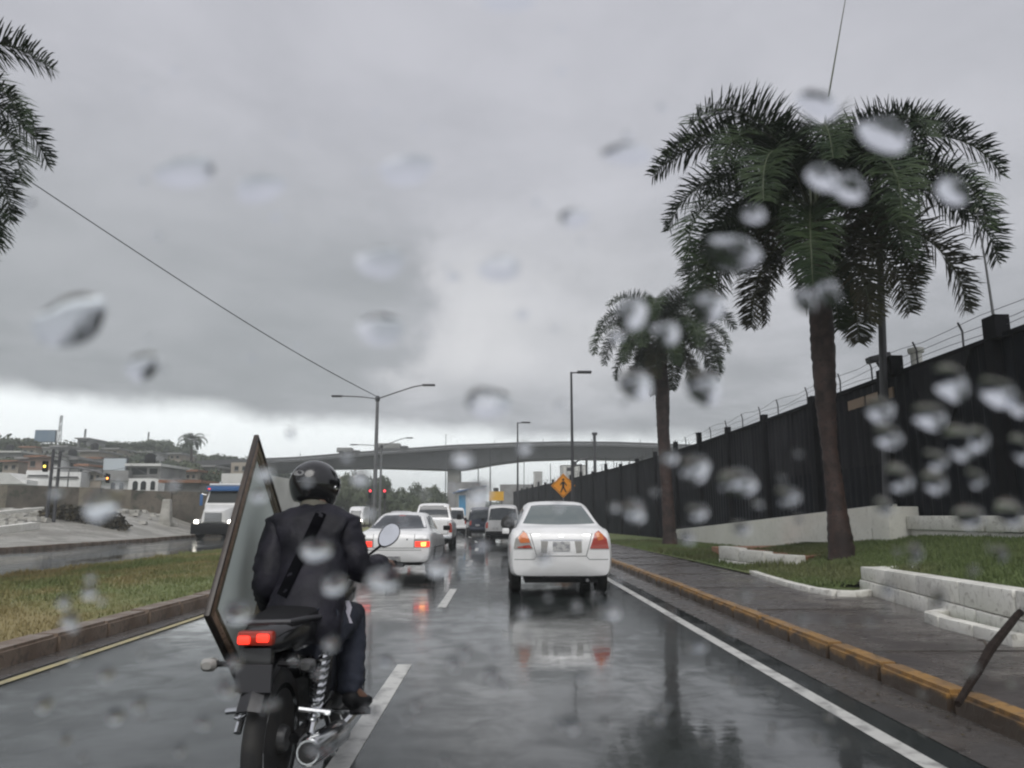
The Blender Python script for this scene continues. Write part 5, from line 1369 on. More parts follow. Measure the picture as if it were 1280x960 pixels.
for (a, b, c, d) in ((i_-.03, lu-i_+.03, i_-.029, i_), (i_-.03, lu-i_+.03, lv-i_, lv-i_+.029), (i_-.03, i_, i_+.001, lv-i_-.001), (lu-i_, lu-i_+.03, i_+.001, lv-i_-.001)):
    fbox(a, b, c, d, -.009, .007, 'inner_slip', 'frame_gold', .002)
fbox(i_, lu-i_, i_, lv-i_, -.008, .002, 'picture_panel', 'frame_panel', 0)

# ------------------------------------------------------------------ bridge
YB_ = 150
top = [(-260, 612), (60, 590), (270, 575), (370, 571), (480, 562), (565, 556), (640, 553), (700, 551.5), (770, 552), (850, 555), (1000, 560), (1250, 566)]
bot = [(-260, 626), (60, 606), (270, 592), (370, 587), (400, 584), (470, 583), (550, 585.5), (566, 586), (582, 585), (620, 578), (660, 573), (720, 571), (850, 573), (1000, 578), (1250, 592)]
def li(T_, x):
    if x <= T_[0][0]: return T_[0][1]
    for a, b in zip(T_[:-1], T_[1:]):
        if x <= b[0]: return a[1]+(b[1]-a[1])*(x-a[0])/(b[0]-a[0])
    return T_[-1][1]
BR = empty('bridge', (at(565, 600, YB_).x, YB_, 0), label='long concrete road bridge crossing high over the road', cat='bridge')
ox = BR.location.x
mb = MB(); gx = []
px = -260
while px <= 1250: gx.append(px); px += 12
for px in gx:
    T1 = at(px, li(top, px), YB_); B1 = at(px, li(bot, px), YB_); x = T1.x-ox
    for (y, z) in ((0, T1.z-.5), (0, T1.z-.95), (1.2, T1.z-1.2), (2.0, B1.z), (9.5, B1.z), (11, T1.z-1.2), (12, T1.z-.95), (12, T1.z-.5)): mb.v.append((x, y, z))
n = len(gx); mb.f = [(8*i+k, 8*i+(k+1) % 8, 8*i+8+(k+1) % 8, 8*i+8+k) for i in range(n-1) for k in range(8)]+[tuple(range(8)), tuple(8*n-8+k for k in reversed(range(8)))]
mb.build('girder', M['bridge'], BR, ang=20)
# lighter haunch face flush below
mb = MB()
for px in gx:
    T1 = at(px, li(top, px), YB_); B1 = at(px, li(bot, px), YB_); x = T1.x-ox
    for (y, z) in ((-.05, T1.z-.46), (-.05, T1.z), (.2, T1.z), (.2, T1.z-.46)): mb.v.append((x, y, z))
mb.f = [(4*i+k, 4*i+(k+1) % 4, 4*i+4+(k+1) % 4, 4*i+4+k) for i in range(n-1) for k in range(4)]
mb.build('parapet', M['bridge'], BR, sm=False)
lp = MB()
for px in range(-250, 1250, 62):
    T1 = at(px, li(top, px), YB_); x = T1.x-ox; h = random.choice((1.3, 1.5, 4.2)) if px > 420 else 1.6
    lp.tube([(x, 3, T1.z-.5), (x, 3, T1.z+h*.6)], .07, 5)
    l_ = lp.build('bridge_lamp', M['steel'], BR); lp = MB()
for px, nm in ((566, 0), (250, 1), (905, 2)):
    B1 = at(px, li(bot, px), YB_); x = B1.x-ox
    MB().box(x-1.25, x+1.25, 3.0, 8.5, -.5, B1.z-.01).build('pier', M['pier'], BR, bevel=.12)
for px, L_, h, lb in ((489, 6.5, 1.7, 'dark box lorry driving over the bridge above the red lights'), (435, 4.6, 1.5, 'small dark van driving over the bridge left of the lorry')):
    T1 = at(px, li(top, px), YB_+3); v = empty('bridge_vehicle', (T1.x, YB_+3, T1.z-.5), label=lb, cat='lorry')
    MB().box(-L_/2, L_/2-1.6, 0, 2.2, .6, h).build('cargo_box', M['render_grey'], v, bevel=.1)
    MB().box(L_/2-1.5, L_/2, .1, 2.1, .5, h-.5).build('cab', M['steel_dark'], v, bevel=.2)
    for x in (-L_/2+1, L_/2-.9): MB().lathe([(.45, 0), (.45, 2.2)], 14, 'y', (x, 0, .45)).build('tyre', M['tyre'], v)

# ------------------------------------------------------------------ background trees
def crown_mesh(seed, n=1500, lobes=7, leaf=.42):
    rnd = random.Random(seed); mb = MB(); L = []
    for i in range(lobes):
        a = rnd.uniform(0, 6.28); r_ = rnd.uniform(.1, .62); L.append((math.cos(a)*r_, math.sin(a)*r_, rnd.uniform(.45, .86), rnd.uniform(.22, .40)))
    for i in range(n):
        cx_, cy_, cz_, r_ = L[i % lobes]
        d = Vector((rnd.gauss(0, 1), rnd.gauss(0, 1), rnd.gauss(0, 1))).normalized(); k = r_*rnd.uniform(.55, 1.08)
        p = Vector((cx_, cy_, cz_))+Vector((d.x*k, d.y*k, d.z*k*.72))
        a = Vector((rnd.gauss(0, 1), rnd.gauss(0, 1), rnd.gauss(0, 1))).normalized(); b_ = a.cross(d).normalized() if a.cross(d).length > .01 else Vector((1, 0, 0))
        s_ = leaf*.09*rnd.uniform(.6, 1.5); a = b_.cross(d+a*.5).normalized()
        v = len(mb.v); mb.v += [tuple(p-a*s_), tuple(p+b_*s_*.7), tuple(p+a*s_), tuple(p-b_*s_*.7)]; mb.f.append((v, v+1, v+2, v+3))
    me = bpy.data.meshes.new('crown'); me.from_pydata(mb.v, [], mb.f); me.update(); return me
def trunk_mesh(seed):
    rnd = random.Random(seed); mb = MB(); mb.tube([(0, 0, -.05), (.01, 0, .25), (.0, .02, .5)], [.04, .03, .022], 7)
    for i in range(5):
        a = rnd.uniform(0, 6.28); mb.tube([(0, 0, .3+.04*i), (math.cos(a)*.15, math.sin(a)*.15, .5+.03*i), (math.cos(a)*.35, math.sin(a)*.35, .66)], [.02, .014, .006], 5)
    return mb.mesh('trunk')
CR = []
for i in range(6):
    c_ = crown_mesh(100+i, 3400, 9+i, .52); c_.materials.append(M['leaf_dark' if i % 2 else 'leaf_mid']); CR.append(c_)
TRK = [trunk_mesh(i) for i in range(2)]
for t_ in TRK: t_.materials.append(M['trunk'])
def tree(px, py, Y, wpx, label, v, zsc=1.0, name='tree', cat='tree'):
    p = at(px, py, Y); z0 = hillh(p.x, Y); h = max(2.0, p.z-z0); w_ = wpx/976*Y/1.5
    o = empty(name, (p.x, Y, z0), random.uniform(0, 6), label=label, cat=cat, group='trees on the far hillside and round the junction')
    c_ = link('crown', CR[v % 6], None, o); c_.scale = (w_, w_, h/1.05)
    t_ = link('trunk', TRK[v % 2], None, o); t_.scale = (w_*.8, w_*.8, h)
    return o
TREES = [
 (6, 549, 150, 40, 'pointed dark tree on the skyline at the left edge'),
 (35, 556, 165, 36, 'low tree crown on the skyline left of the blue billboard'),
 (92, 553, 170, 34, 'tree crown on the skyline right of the lattice mast'),
 (128, 551, 175, 46, 'tree crown on the skyline behind the water tank building'),
 (150, 553, 180, 34, 'dark tree behind the pale blue board'),
 (172, 553, 185, 46, 'grey-green tree at the middle of the hill skyline'),
 (200, 549, 190, 52, 'rounded tree on the highest part of the hill skyline'),
 (228, 554, 188, 44, 'dense tree just left of the tall hill palm'),
 (262, 566, 180, 42, 'tree just right of the tall hill palm'),
 (290, 569, 170, 44, 'dark tree on the skyline above the semi truck'),
 (316, 572, 168, 40, 'tree behind the top corner of the picture frame'),
 (345, 578, 172, 40, 'tree between the picture frame and the helmet'),
 (15, 572, 120, 60, 'broad dark tree lower on the hill at the left edge'),
 (60, 565, 135, 40, 'dark tree between the pink house and the skyline'),
 (118, 567, 130, 36, 'tree above the arched white building'),
 (150, 570, 128, 30, 'small tree behind the flat-roofed white house'),
 (240, 578, 118, 44, 'dark tree behind the rusty roof'),
 (262, 588, 100, 44, 'bushy tree left of the semi truck cab'),
 (222, 574, 140, 40, 'dark tree on the slope above the small white house'),
 (182, 566, 150, 40, 'tree on the slope above the flat-roofed house'),
 (385, 588, 118, 46, 'hazy tree just right of the helmet'),
 (412, 587, 125, 48, 'tall hazy tree under the bridge left of the red lights'),
 (440, 592, 120, 46, 'hazy tree behind the oncoming minibus'),
 (466, 598, 128, 44, 'hazy tree behind the red traffic lights'),
 (492, 610, 135, 40, 'low hazy tree right of the large median lamp'),
 (515, 606, 128, 38, 'hazy tree below the bridge above the pickup'),
 (536, 603, 125, 36, 'dark hazy tree left of the bridge pier'),
 (553, 612, 122, 26, 'small hazy tree touching the left side of the bridge pier'),
 (425, 606, 105, 40, 'bushy tree close behind the oncoming minibus'),
 (500, 618, 105, 50, 'low dark tree above the left sedan'),
 (530, 620, 100, 40, 'low dark tree beside the pickup roof'),
 (395, 604, 102, 40, 'bushy tree beside the helmet at eye level'),
 (705, 596, 92, 16, 'small dark tree behind the pedestrian sign'),
]
for i, (px, py, Y, wpx, lb) in enumerate(TREES): tree(px, py, Y, wpx, lb, i)
# masses of scrub on the slope and behind the wall
def scrub(name, n, fn, m, label, leaf=.5, cat='scrub'):
    rnd = random.Random(5); mb = MB()
    for i in range(n):
        p, r_ = fn(rnd)
        for k in range(26):
            d = Vector((rnd.gauss(0, 1), rnd.gauss(0, 1), abs(rnd.gauss(0, .8)))).normalized()*r_*rnd.uniform(.5, 1)
            a = Vector((rnd.gauss(0, 1), rnd.gauss(0, 1), rnd.gauss(0, 1))).normalized()*leaf*r_*.3; b_ = a.cross(Vector((rnd.random(), rnd.random(), 1))).normalized()*leaf*r_*.3
            v = len(mb.v); c_ = Vector(p)+d; mb.v += [tuple(c_-a), tuple(c_+b_), tuple(c_+a), tuple(c_-b_)]; mb.f.append((v, v+1, v+2, v+3))
    me = bpy.data.meshes.new(name); me.from_pydata(mb.v, [], mb.f); me.update()
    return link(name, me, M[m], label=label, cat=cat, kind='stuff')
def s1(r):
    y = r.uniform(85, 200); x = r.uniform(-130, -22)-shift(y)*0
    return (x, y, hillh(x, y)+.3), r.uniform(1.0, 2.6)
scrub('hillside_scrub', 1500, s1, 'leaf_mid', 'dark scrub covering the far hillside')
def s2(r):
    y = r.uniform(165, 260); x = r.uniform(-60, 60); return (x, y, hillh(x, y)+.3), r.uniform(1.5, 3.2)
scrub('distant_woodland', 500, s2, 'leaf_dark', 'distant low woodland beyond the bridge')
# hill palm
hp = at(240, 552, 150); z0 = hillh(hp.x, 150)
fr_ = ring([('high', 6, .2, .95, False), ('mid', 6, .5, .9, False), ('low', 4, .1, .8, False), ('up', 3, .7, .8, False)], 5)
palm('tall_palm', (hp.x, 150, z0), [(hp.x, 150, z0-.3), (hp.x+.1, 150, (z0+hp.z)/2), (hp.x, 150, hp.z-.5)], [.35, .25, .2], (hp.x, 150, hp.z), fr_, .80, 'lone tall palm standing out against the pale sky above the hill')

# ------------------------------------------------------------------ background buildings
def bld(name, x0, x1, yt, yb, Y, m, label, cat='house', depth=7, wins=(), roof=None, over=.3, flat=True, sink=3.0):
    a = at(x0, yt, Y); b = at(x1, yb, Y); cx_ = (a.x+b.x)/2; w_ = (b.x-a.x)/2; zb = b.z-sink; zt = a.z
    o = empty(name, (cx_, Y, zb), label=label, cat=cat)
    MB().box(-w_, w_, 0, depth, 0, zt-zb).build('wall', M[m], o, sm=False)
    if roof:
        MB().box(-w_-over, w_+over, -over-.4, depth+over, zt-zb+.01, zt-zb+.28).build('roof', M[roof], o, sm=False)
    for (u0, u1, v0, v1, kind) in wins:   # fractions of the visible face
        X0 = -w_+2*w_*u0; X1 = -w_+2*w_*u1; Z0 = (b.z-zb)+(a.z-b.z)*v0; Z1 = (b.z-zb)+(a.z-b.z)*v1
        if kind == 'arch':
            mb = MB(); n = 8; r_ = (X1-X0)/2; pts = [(X0, Z0), (X1, Z0)]+[((X0+X1)/2+r_*math.cos(math.pi*k/n), max(Z0, Z1-r_)+r_*math.sin(math.pi*k/n)) for k in range(n+1)]
            m_ = len(pts); mb.v = [(x, -.05, z) for x, z in pts]+[(x, .02, z) for x, z in pts]; mb.f = [tuple(range(m_)), tuple(range(m_, 2*m_))]+[(k, (k+1) % m_, m_+(k+1) % m_, m_+k) for k in range(m_)]
            mb.build('arched_opening', M['opening'], o, sm=False)
        else:
            w2 = MB().box(X0, X1, -.06, .02, Z0, Z1).build('window' if kind == 'w' else 'door', M['opening'], o, sm=False)
            MB().box(X0-.08, X1+.08, -.12, .0, Z0-.14, Z0-.02).build('sill', M['roof_grey'], w2, sm=False)
    return o
bld('white_warehouse', 33, 62, 588, 607, 88, 'render_white', 'long white panel building, left half, behind the old wall', wins=((.1, .9, .62, .70, 'w'),), roof=None)
bld('white_warehouse', 66, 100, 590, 609, 88, 'render_white', 'long white panel building, right half, behind the traffic light', wins=((.05, .9, .62, .70, 'w'), (.55, .58, 0, 1, 'w')))
o = bld('white_shed', -30, 33, 600, 607, 86, 'render_white', 'low white shed with a sloping roof at the left edge', roof=None)
a = at(-30, 590, 86); b = at(33, 605, 86); c_ = at(12, 591, 86)
mb = MB(); z_ = o.location; mb.add([(a.x-z_.x, -.3, a.z-z_.z), (c_.x-z_.x, -.3, c_.z-z_.z), (b.x-z_.x, -.3, b.z-z_.z), (a.x-z_.x, -.3, b.z-z_.z), (a.x-z_.x, 7, a.z-z_.z), (c_.x-z_.x, 7, c_.z-z_.z), (b.x-z_.x, 7, b.z-z_.z), (a.x-z_.x, 7, b.z-z_.z)], [(0, 1, 2, 3), (7, 6, 5, 4), (0, 4, 5, 1), (1, 5, 6, 2), (2, 6, 7, 3), (3, 7, 4, 0)])
mb.build('roof', M['container'], o, sm=False)
bld('pink_house', 36, 64, 572, 587, 105, 'render_pink', 'faded pink house above the white panel building', roof='roof_rust', wins=((.1, .3, .3, .7, 'w'), (.6, .8, .3, .7, 'w')))
bld('small_white_house', 65, 76, 571, 584, 104, 'render_white', 'narrow white house between the pink house and a grey one', roof='roof_grey', wins=((.3, .7, .3, .7, 'w'),))
bld('grey_house', 78, 97, 575, 588, 106, 'render_grey', 'grey house with dark windows above the white panels', roof='roof_grey', wins=((.1, .4, .3, .7, 'w'), (.55, .9, .3, .7, 'w')))
bld('beige_house', 100, 122, 565, 588, 125, 'render_beige', 'beige house on the slope left of the pale blue board', roof='roof_grey', wins=((.1, .35, .2, .6, 'w'), (.55, .85, .2, .6, 'w')))
bld('arched_building', 127, 161, 601, 613, 82, 'render_white', 'white building with dark arched openings, left part under the blue board', roof='roof_grey', wins=((.35, .5, 0, .85, 'arch'), (.65, .8, 0, .85, 'arch')))
bld('grey_upper_storey', 129, 160, 588, 600, 85, 'render_grey', 'grey upper storey below the pale blue board', wins=((.05, .2, .3, .7, 'w'),))
bld('white_arcade_house', 161, 197, 598, 614, 80, 'render_white', 'white house with arched openings left of the stone marker', wins=((.15, .32, .1, .8, 'arch'), (.42, .6, .1, .8, 'arch'), (.75, .9, .1, .8, 'arch')))
bld('flat_roof_house', 163, 200, 583, 597, 86, 'render_grey', 'flat-roofed house with shaded balcony above the arcade', roof='container', wins=((.05, .55, .25, .85, 'w'), (.65, .9, .3, .8, 'w')))
bld('white_hill_house', 204, 231, 585, 600, 100, 'render_white', 'small white house with a broken front above the rusty roof', wins=((.2, .6, .2, .6, 'w'), (.75, .88, .2, .6, 'w')))
bld('hazy_house', 289, 312, 578, 594, 125, 'render_beige', 'pale house on the hill just above the semi truck', wins=((.2, .4, .4, .7, 'w'), (.6, .8, .4, .7, 'w')))
bld('tank_building', 97, 110, 549, 562, 165, 'render_grey', 'grey block with a water tank frame on the skyline', roof='roof_grey', wins=((.2, .8, .4, .8, 'w'),))
bld('hill_house', 0, 26, 566, 578, 130, 'render_grey', 'grey house with a pale roof among dark trees at the left edge', roof='container', wins=((.3, .5, .3, .6, 'w'),))
bld('rust_roof_shed', 206, 250, 604, 612, 72, 'render_grey', 'low shed with a long rusty roof left of the semi truck', roof='roof_rust', wins=((.3, .5, .2, .8, 'w'),))
bld('hazy_block', 424, 440, 596, 608, 150, 'render_beige', 'pale block among hazy trees right of the helmet', cat='building', wins=((.2, .4, .4, .7, 'w'), (.6, .8, .4, .7, 'w')))
HS = [(4, 22, 578, 590, 108, 'render_beige', 'roof_rust', 'low beige house with a rusty roof at the left edge'),
 (24, 35, 574, 588, 112, 'render_grey', 'roof_grey', 'narrow grey house left of the faded pink house'),
 (28, 44, 560, 570, 140, 'render_beige', 'roof_rust', 'small beige house below the faded blue billboard'),
 (50, 62, 561, 570, 142, 'render_white', 'roof_grey', 'small white house right below the faded blue billboard'),
 (66, 84, 559, 569, 145, 'render_grey', 'roof_grey', 'grey two-window house at the foot of the lattice mast'),
 (112, 126, 574, 586, 118, 'render_white', 'roof_rust', 'little white house with a rusty roof left of the pale blue board'),
 (99, 110, 583, 596, 95, 'render_grey', 'roof_rust', 'dark lean-to just right of the white panel buildings'),
 (112, 126, 590, 604, 90, 'render_beige', 'roof_grey', 'beige house between the white panels and the arched building'),
 (132, 148, 562, 570, 150, 'render_beige', 'roof_grey', 'far beige house peeping above the pale blue board'),
 (176, 190, 566, 574, 150, 'render_white', 'roof_grey', 'tiny white house among trees above the flat-roofed house'),
 (212, 226, 568, 575, 155, 'render_beige', 'roof_grey', 'tiny beige house left of the lone tall palm'),
 (232, 246, 590, 602, 98, 'render_beige', 'roof_rust', 'small beige house right of the little white hill house'),
 (252, 268, 584, 594, 120, 'render_grey', 'roof_grey', 'grey house among bushes left of the hazy pale one')]
for (a0, a1, b0_, b1_, Y_, m_, r_, lb) in HS: bld('hill_house', a0, a1, b0_, b1_, Y_, m_, lb, roof=r_, wins=((.12, .34, .35, .7, 'w'), (.6, .82, .35, .7, 'w')))
for (xa, ya_, Ya, xb, yb_, Yb, lb) in ((57, 566, 45.3, 163, 583, 85, 'thin sagging wire from the traffic pole to the flat-roofed house'), (57, 570, 45.3, -60, 560, 60, 'thin wire leaving the traffic pole to the left'), (163, 581, 85, 250, 603, 71.5, 'thin wire from the flat-roofed house to the rusty shed')):
    a = at(xa, ya_, Ya); b = at(xb, yb_, Yb); o = empty('service_wire', tuple(a), label=lb, cat='cable'); pts = []
    for i in range(21):
        t_ = i/20; p = a.lerp(b, t_); p.z -= .7*math.sin(math.pi*t_); pts.append(p-a)
    MB().tube(pts, .022, 4).build('wire', M['wire'], o)
for (px, py, Y_, lb) in ((12, 566.5, 130, 'black water tank on the roof of the leftmost hill house'), (90, 575, 107, 'black water tank on the roof of the grey two-window house'), (187, 583, 87, 'black water tank on the flat-roofed house'), (118, 565, 126, 'black water tank on the beige slope house')):
    p = at(px, py, Y_+2); o = empty('water_tank', (p.x, Y_+2, p.z+.25), label=lb, cat='water tank')
    MB().lathe([(.55, 0), (.58, .1), (.58, .95), (.45, 1.15), (.15, 1.25)], 14).build('tank_body', M['trim'], o)
# boards on posts
def board(x0, x1, y0, y1, Y, m, label):
    a = at(x0, y0, Y); b = at(x1, y1, Y); z0 = hillh((a.x+b.x)/2, Y)-.2; cx_ = (a.x+b.x)/2; w_ = (b.x-a.x)/2
    o = empty('billboard', (cx_, Y, z0), label=label, cat='billboard')
    MB().box(-w_, w_, 0, .3, b.z-z0, a.z-z0).build('board_face', M[m], o, sm=False)
    MB().box(-w_-.1, w_+.1, .31, .5, b.z-z0-.15, a.z-z0+.12).build('board_frame', M['steel_dark'], o, sm=False)
    for s_ in (-.6, .6): MB().tube([(w_*s_, .6, 0), (w_*s_, .6, a.z-z0)], .14, 6).build('post', M['steel_dark'], o)
board(44, 68, 538, 552, 160, 'board_blue', 'faded blue billboard on the skyline at the left')
board(130, 156, 573, 588, 86, 'board_pale', 'pale blue board standing above the arched white building')
def mast(px, py, Y, label, r_=.5):
    p = at(px, py, Y); z0 = hillh(p.x, Y)-.2; o = empty('lattice_mast', (p.x, Y, z0), label=label, cat='mast'); H_ = p.z-z0
    for k in range(3):
        a = 2.1*k; MB().tube([(math.cos(a)*r_, math.sin(a)*r_, 0), (math.cos(a)*r_*.5, math.sin(a)*r_*.5, H_)], .07, 4).build('mast_leg', M['steel'], o)
    mb = MB(); n = int(H_/1.6)
    for i in range(n):
        z = H_*i/n
        for k in range(3):
            a, b_ = 2.1*k, 2.1*(k+1); f_ = 1-.5*i/n; f2 = 1-.5*(i+1)/n
            mb.tube([(math.cos(a)*r_*f_, math.sin(a)*r_*f_, z), (math.cos(b_)*r_*f2, math.sin(b_)*r_*f2, z+H_/n)], .04, 4)
    b = mb.build('cross_bracing', M['steel'], o)
mast(77, 519, 165, 'tall lattice mast on the skyline right of the blue billboard'); mast(107, 536, 175, 'short thin mast above the water tank building', .3); mast(186, 540, 195, 'faint distant mast on the hill above the arcade house', .3)
# old masonry wall along the far side
ow = empty('old_wall', (at(100, 640, 62).x, 62, 1.0), label='long dark mossy masonry wall along the far side of the plaza', cat='wall')
def owseg(x0, x1, yt, m, dY=0):
    a = at(x0, yt, 62+dY); b = at(x1, yt+ (x1-x0)*.03, 62+dY); o_2 = ow.location
    mb = MB(); wall_seg(mb, (a.x-o_2.x, dY), (b.x-o_2.x, dY+ (x1-x0)*.004), .7, -.9, a.z-1, -.9, b.z-1); mb.build('wall_section', M[m], ow, sm=False)
xs_ = [(-160, -60, 603, 'oldwall'), (-59, 12, 604, 'oldwall_beige'), (13, 63, 606, 'oldwall'), (64, 101, 608, 'oldwall'), (102, 127, 609, 'oldwall_beige'), (128, 166, 611, 'oldwall_beige'), (167, 215, 613, 'oldwall'), (216, 262, 614, 'oldwall'), (263, 330, 615, 'oldwall')]
for i, (a_, b_, c_, m_) in enumerate(xs_): owseg(a_, b_, c_, m_, (i % 2)*.35)
# marker stone, hedge mound, rubble
mp = at(208, 640, 56); z0 = hillh(mp.x, 56)+.1
mk = empty('stone_marker', (mp.x, 56, z0), label='small pale tapering stone marker in front of the old wall', cat='marker')
tz = at(208, 624, 56).z-z0
mb = MB(); mb.v = [(-.42, -.3, -.1), (.42, -.3, -.1), (.42, .3, -.1), (-.42, .3, -.1), (-.26, -.2, tz), (.26, -.2, tz), (.26, .2, tz), (-.26, .2, tz)]; mb.f = [(0, 1, 2, 3), (7, 6, 5, 4), (0, 4, 5, 1), (1, 5, 6, 2), (2, 6, 7, 3), (3, 7, 4, 0)]
mb.build('stone', M['rubble'], mk, bevel=.06); MB().box(-.5, .5, -.4, .4, -.15, .15).build('plinth', M['rubble'], mk, bevel=.04)
def s3(r):
    t_ = r.random(); p = at(60+90*t_, 650, 48+r.uniform(-1, 1)); return (p.x, p.y, hillh(p.x, p.y)+.12), r.uniform(.5, .85)
scrub('dark_hedge', 170, s3, 'bush', 'dark brown hedge mound in front of the old wall', .6, 'hedge')
def rocks(name, n, fn, m, label):
    rnd = random.Random(9); mb = MB()
    for i in range(n):
        (x, y, z), r_ = fn(rnd); b = len(mb.v)
        for (dx, dy, dz) in ((-1, -1, -.4), (1, -1, -.4), (1, 1, -.4), (-1, 1, -.4), (-.7, -.7, .6), (.7, -.7, .6), (.7, .7, .6), (-.7, .7, .6)):
            mb.v.append((x+dx*r_*rnd.uniform(.6, 1.2), y+dy*r_*rnd.uniform(.6, 1.2), z+dz*r_*rnd.uniform(.5, 1)))
        mb.f += [tuple(b+i_ for i_ in f_) for f_ in ((0, 3, 2, 1), (4, 5, 6, 7), (0, 1, 5, 4), (1, 2, 6, 5), (2, 3, 7, 6), (3, 0, 4, 7))]
    me = bpy.data.meshes.new(name); me.from_pydata(mb.v, [], mb.f); me.update()
    return link(name, me, M[m], label=label, cat='rubble', kind='stuff')
def r1(r):
    y = r.uniform(24, 46); s_ = -26.0+r.gauss(0, .8)-(y-24)*.05
    x = s_+shift(y); return (x, y, hillh(x, y)+r.uniform(0, .28)), r.uniform(.12, .42)
rocks('rubble_heap', 420, r1, 'rubble', 'pale broken stone rubble along the edge of the plaza')
def r2(r):
    y = r.uniform(44, 60); x = -32+r.gauss(0, 3.5); return (x, y, hillh(x, y)+r.uniform(0, .2)), r.uniform(.12, .4)
rocks('stone_debris', 260, r2, 'rubble', 'pale stone debris in front of the old wall')
# low ledges of the plaza
for (s0, y0, y1, nm) in ((-24.0, 16, 44, 'plaza_ledge'), (-29.5, 20, 56, 'upper_plaza_ledge')):
    mb = MB(); y = y0
    while y < y1:
        for (ds, dz) in ((0, -.2), (0, .34), (-.5, .34), (-.5, -.2)): mb.v.append((s0+ds+shift(y), y, hillh(s0+shift(y), y)+.1+dz))
        y += 2
    n = len(mb.v)//4; mb.f = [(4*i+k, 4*i+(k+1) % 4, 4*i+4+(k+1) % 4, 4*i+4+k) for i in range(n-1) for k in range(4)]+[(0, 1, 2, 3), (4*n-1, 4*n-2, 4*n-3, 4*n-4)]
    mb.build(nm, M['whiteblock'], kind='structure', sm=False)
# ------------------------------------------------------------------ things beyond the black wall
def shed_right(x0, x1, y0, y1, Y, m, label, name='container_box', cat='container'):
    a = at(x0, y0, Y); b = at(x1, y1, Y); o = empty(name, ((a.x+b.x)/2, Y, -.05), label=label, cat=cat); w_ = (b.x-a.x)/2
    MB().box(-w_, w_, 0, 3, 0, a.z).build('body', M[m], o, sm=False)
    MB().box(-w_-.05, w_+.05, -.05, 3.05, a.z+.01, a.z+.12).build('roof_edge', M['roof_grey'], o, sm=False)
    for k in range(6): MB().box(-w_+.1+k*w_/3, -w_+.2+k*w_/3, -.04, -.002, .5, a.z-.1).build('rib', M['roof_grey'], o, sm=False)
shed_right(702, 733, 582, 640, 105, 'container', 'tall pale grey container stack behind the black wall')
shed_right(668, 678, 590, 640, 112, 'render_white', 'narrow white silo left of the pedestrian sign', 'white_silo', 'silo')
shed_right(560, 600, 603, 640, 140, 'roof_grey', 'low grey roofed hall under the bridge behind the blue truck', 'grey_hall', 'building')
shed_right(625, 668, 606, 640, 145, 'roof_grey', 'low grey hall behind the wall left of the white silo', 'grey_hall', 'building')
POLES = [(743, 543, 60, .12, 'thick dark pole with a lamp on top, right of the nearest street lamp', 0), (733, 572, 62, .09, 'dark bent pole beside the container stack', 1), (726, 580, 66, .09, 'short dark pole with an angled bar beside the container stack', 1),
         (757, 570, 70, .05, 'thin mast behind the wall, first right of the thick pole', 0), (771, 578, 72, .05, 'leaning thin mast behind the wall', 2), (786, 577, 68, .05, 'thin mast behind the wall with a slanting boom', 3),
         (803, 568, 60, .05, 'thin mast behind the wall just left of the second palm', 0), (760, 585, 80, .05, 'short leaning rod behind the wall', 2), (557.5, 570, 130, .08, 'thin mast beside the bridge pier', 0), (688, 580, 120, .06, 'distant thin mast left of the container stack', 0), (655, 575, 130, .06, 'distant thin mast behind the second street lamp', 0)]
for (px, py, Y, r_, lb, k) in POLES:
    p = at(px, py, Y); o = empty('mast', (p.x, Y, -.05), label=lb, cat='mast')
    lean = -.8 if k == 2 else 0
    MB().tube([(lean, 0, 0), (0, 0, p.z)], r_, 6).build('shaft', M['steel_dark'], o)
    if k == 1: MB().tube([(-.9, 0, p.z-.35), (-.5, 0, p.z-.1), (.1, 0, p.z)], r_*.8, 6).build('bracket', M['steel_dark'], o); MB().box(-1.2, -.8, -.15, .15, p.z-.55, p.z-.25).build('lamp_head', M['steel_dark'], o, bevel=.03)
    if k == 3: MB().tube([(-2.6, 0, p.z-2.0), (0, 0, p.z-.3)], .05, 6).build('boom', M['steel_dark'], o)
    if k == 0 and r_ > .1: MB().box(-.18, .22, -.15, .15, p.z, p.z+.2).build('lamp_head', M['steel_dark'], o, bevel=.03)

# ------------------------------------------------------------------ fallen branch across the kerb
p0 = gnd(1197, 880, .16); p1 = gnd(1238, 815, .30); p2 = gnd(1300, 742, .48)
br = empty('fallen_branch', tuple(p0), label='thick dark branch lying across the sidewalk and over the yellow kerb', cat='branch')
rnd = random.Random(2)
mb = MB(); mb.tube([(0, 0, 0), tuple((p1-p0)*.5+Vector((.02, 0, .03))), tuple(p1-p0+Vector((0, 0, .02))), tuple((p1-p0).lerp(p2-p0, .5)+Vector((-.02, 0, .02))), tuple(p2-p0)], [.020, .028, .034, .03, .026], 8)
mb.build('stem', M['wet_wood'], br)
MB().tube([tuple(p1-p0), tuple(p1-p0+Vector((.05, .15, .06))), tuple(p1-p0+Vector((.12, .35, .03)))], [.012, .009, .004], 5).build('twig', M['trunk'], br)
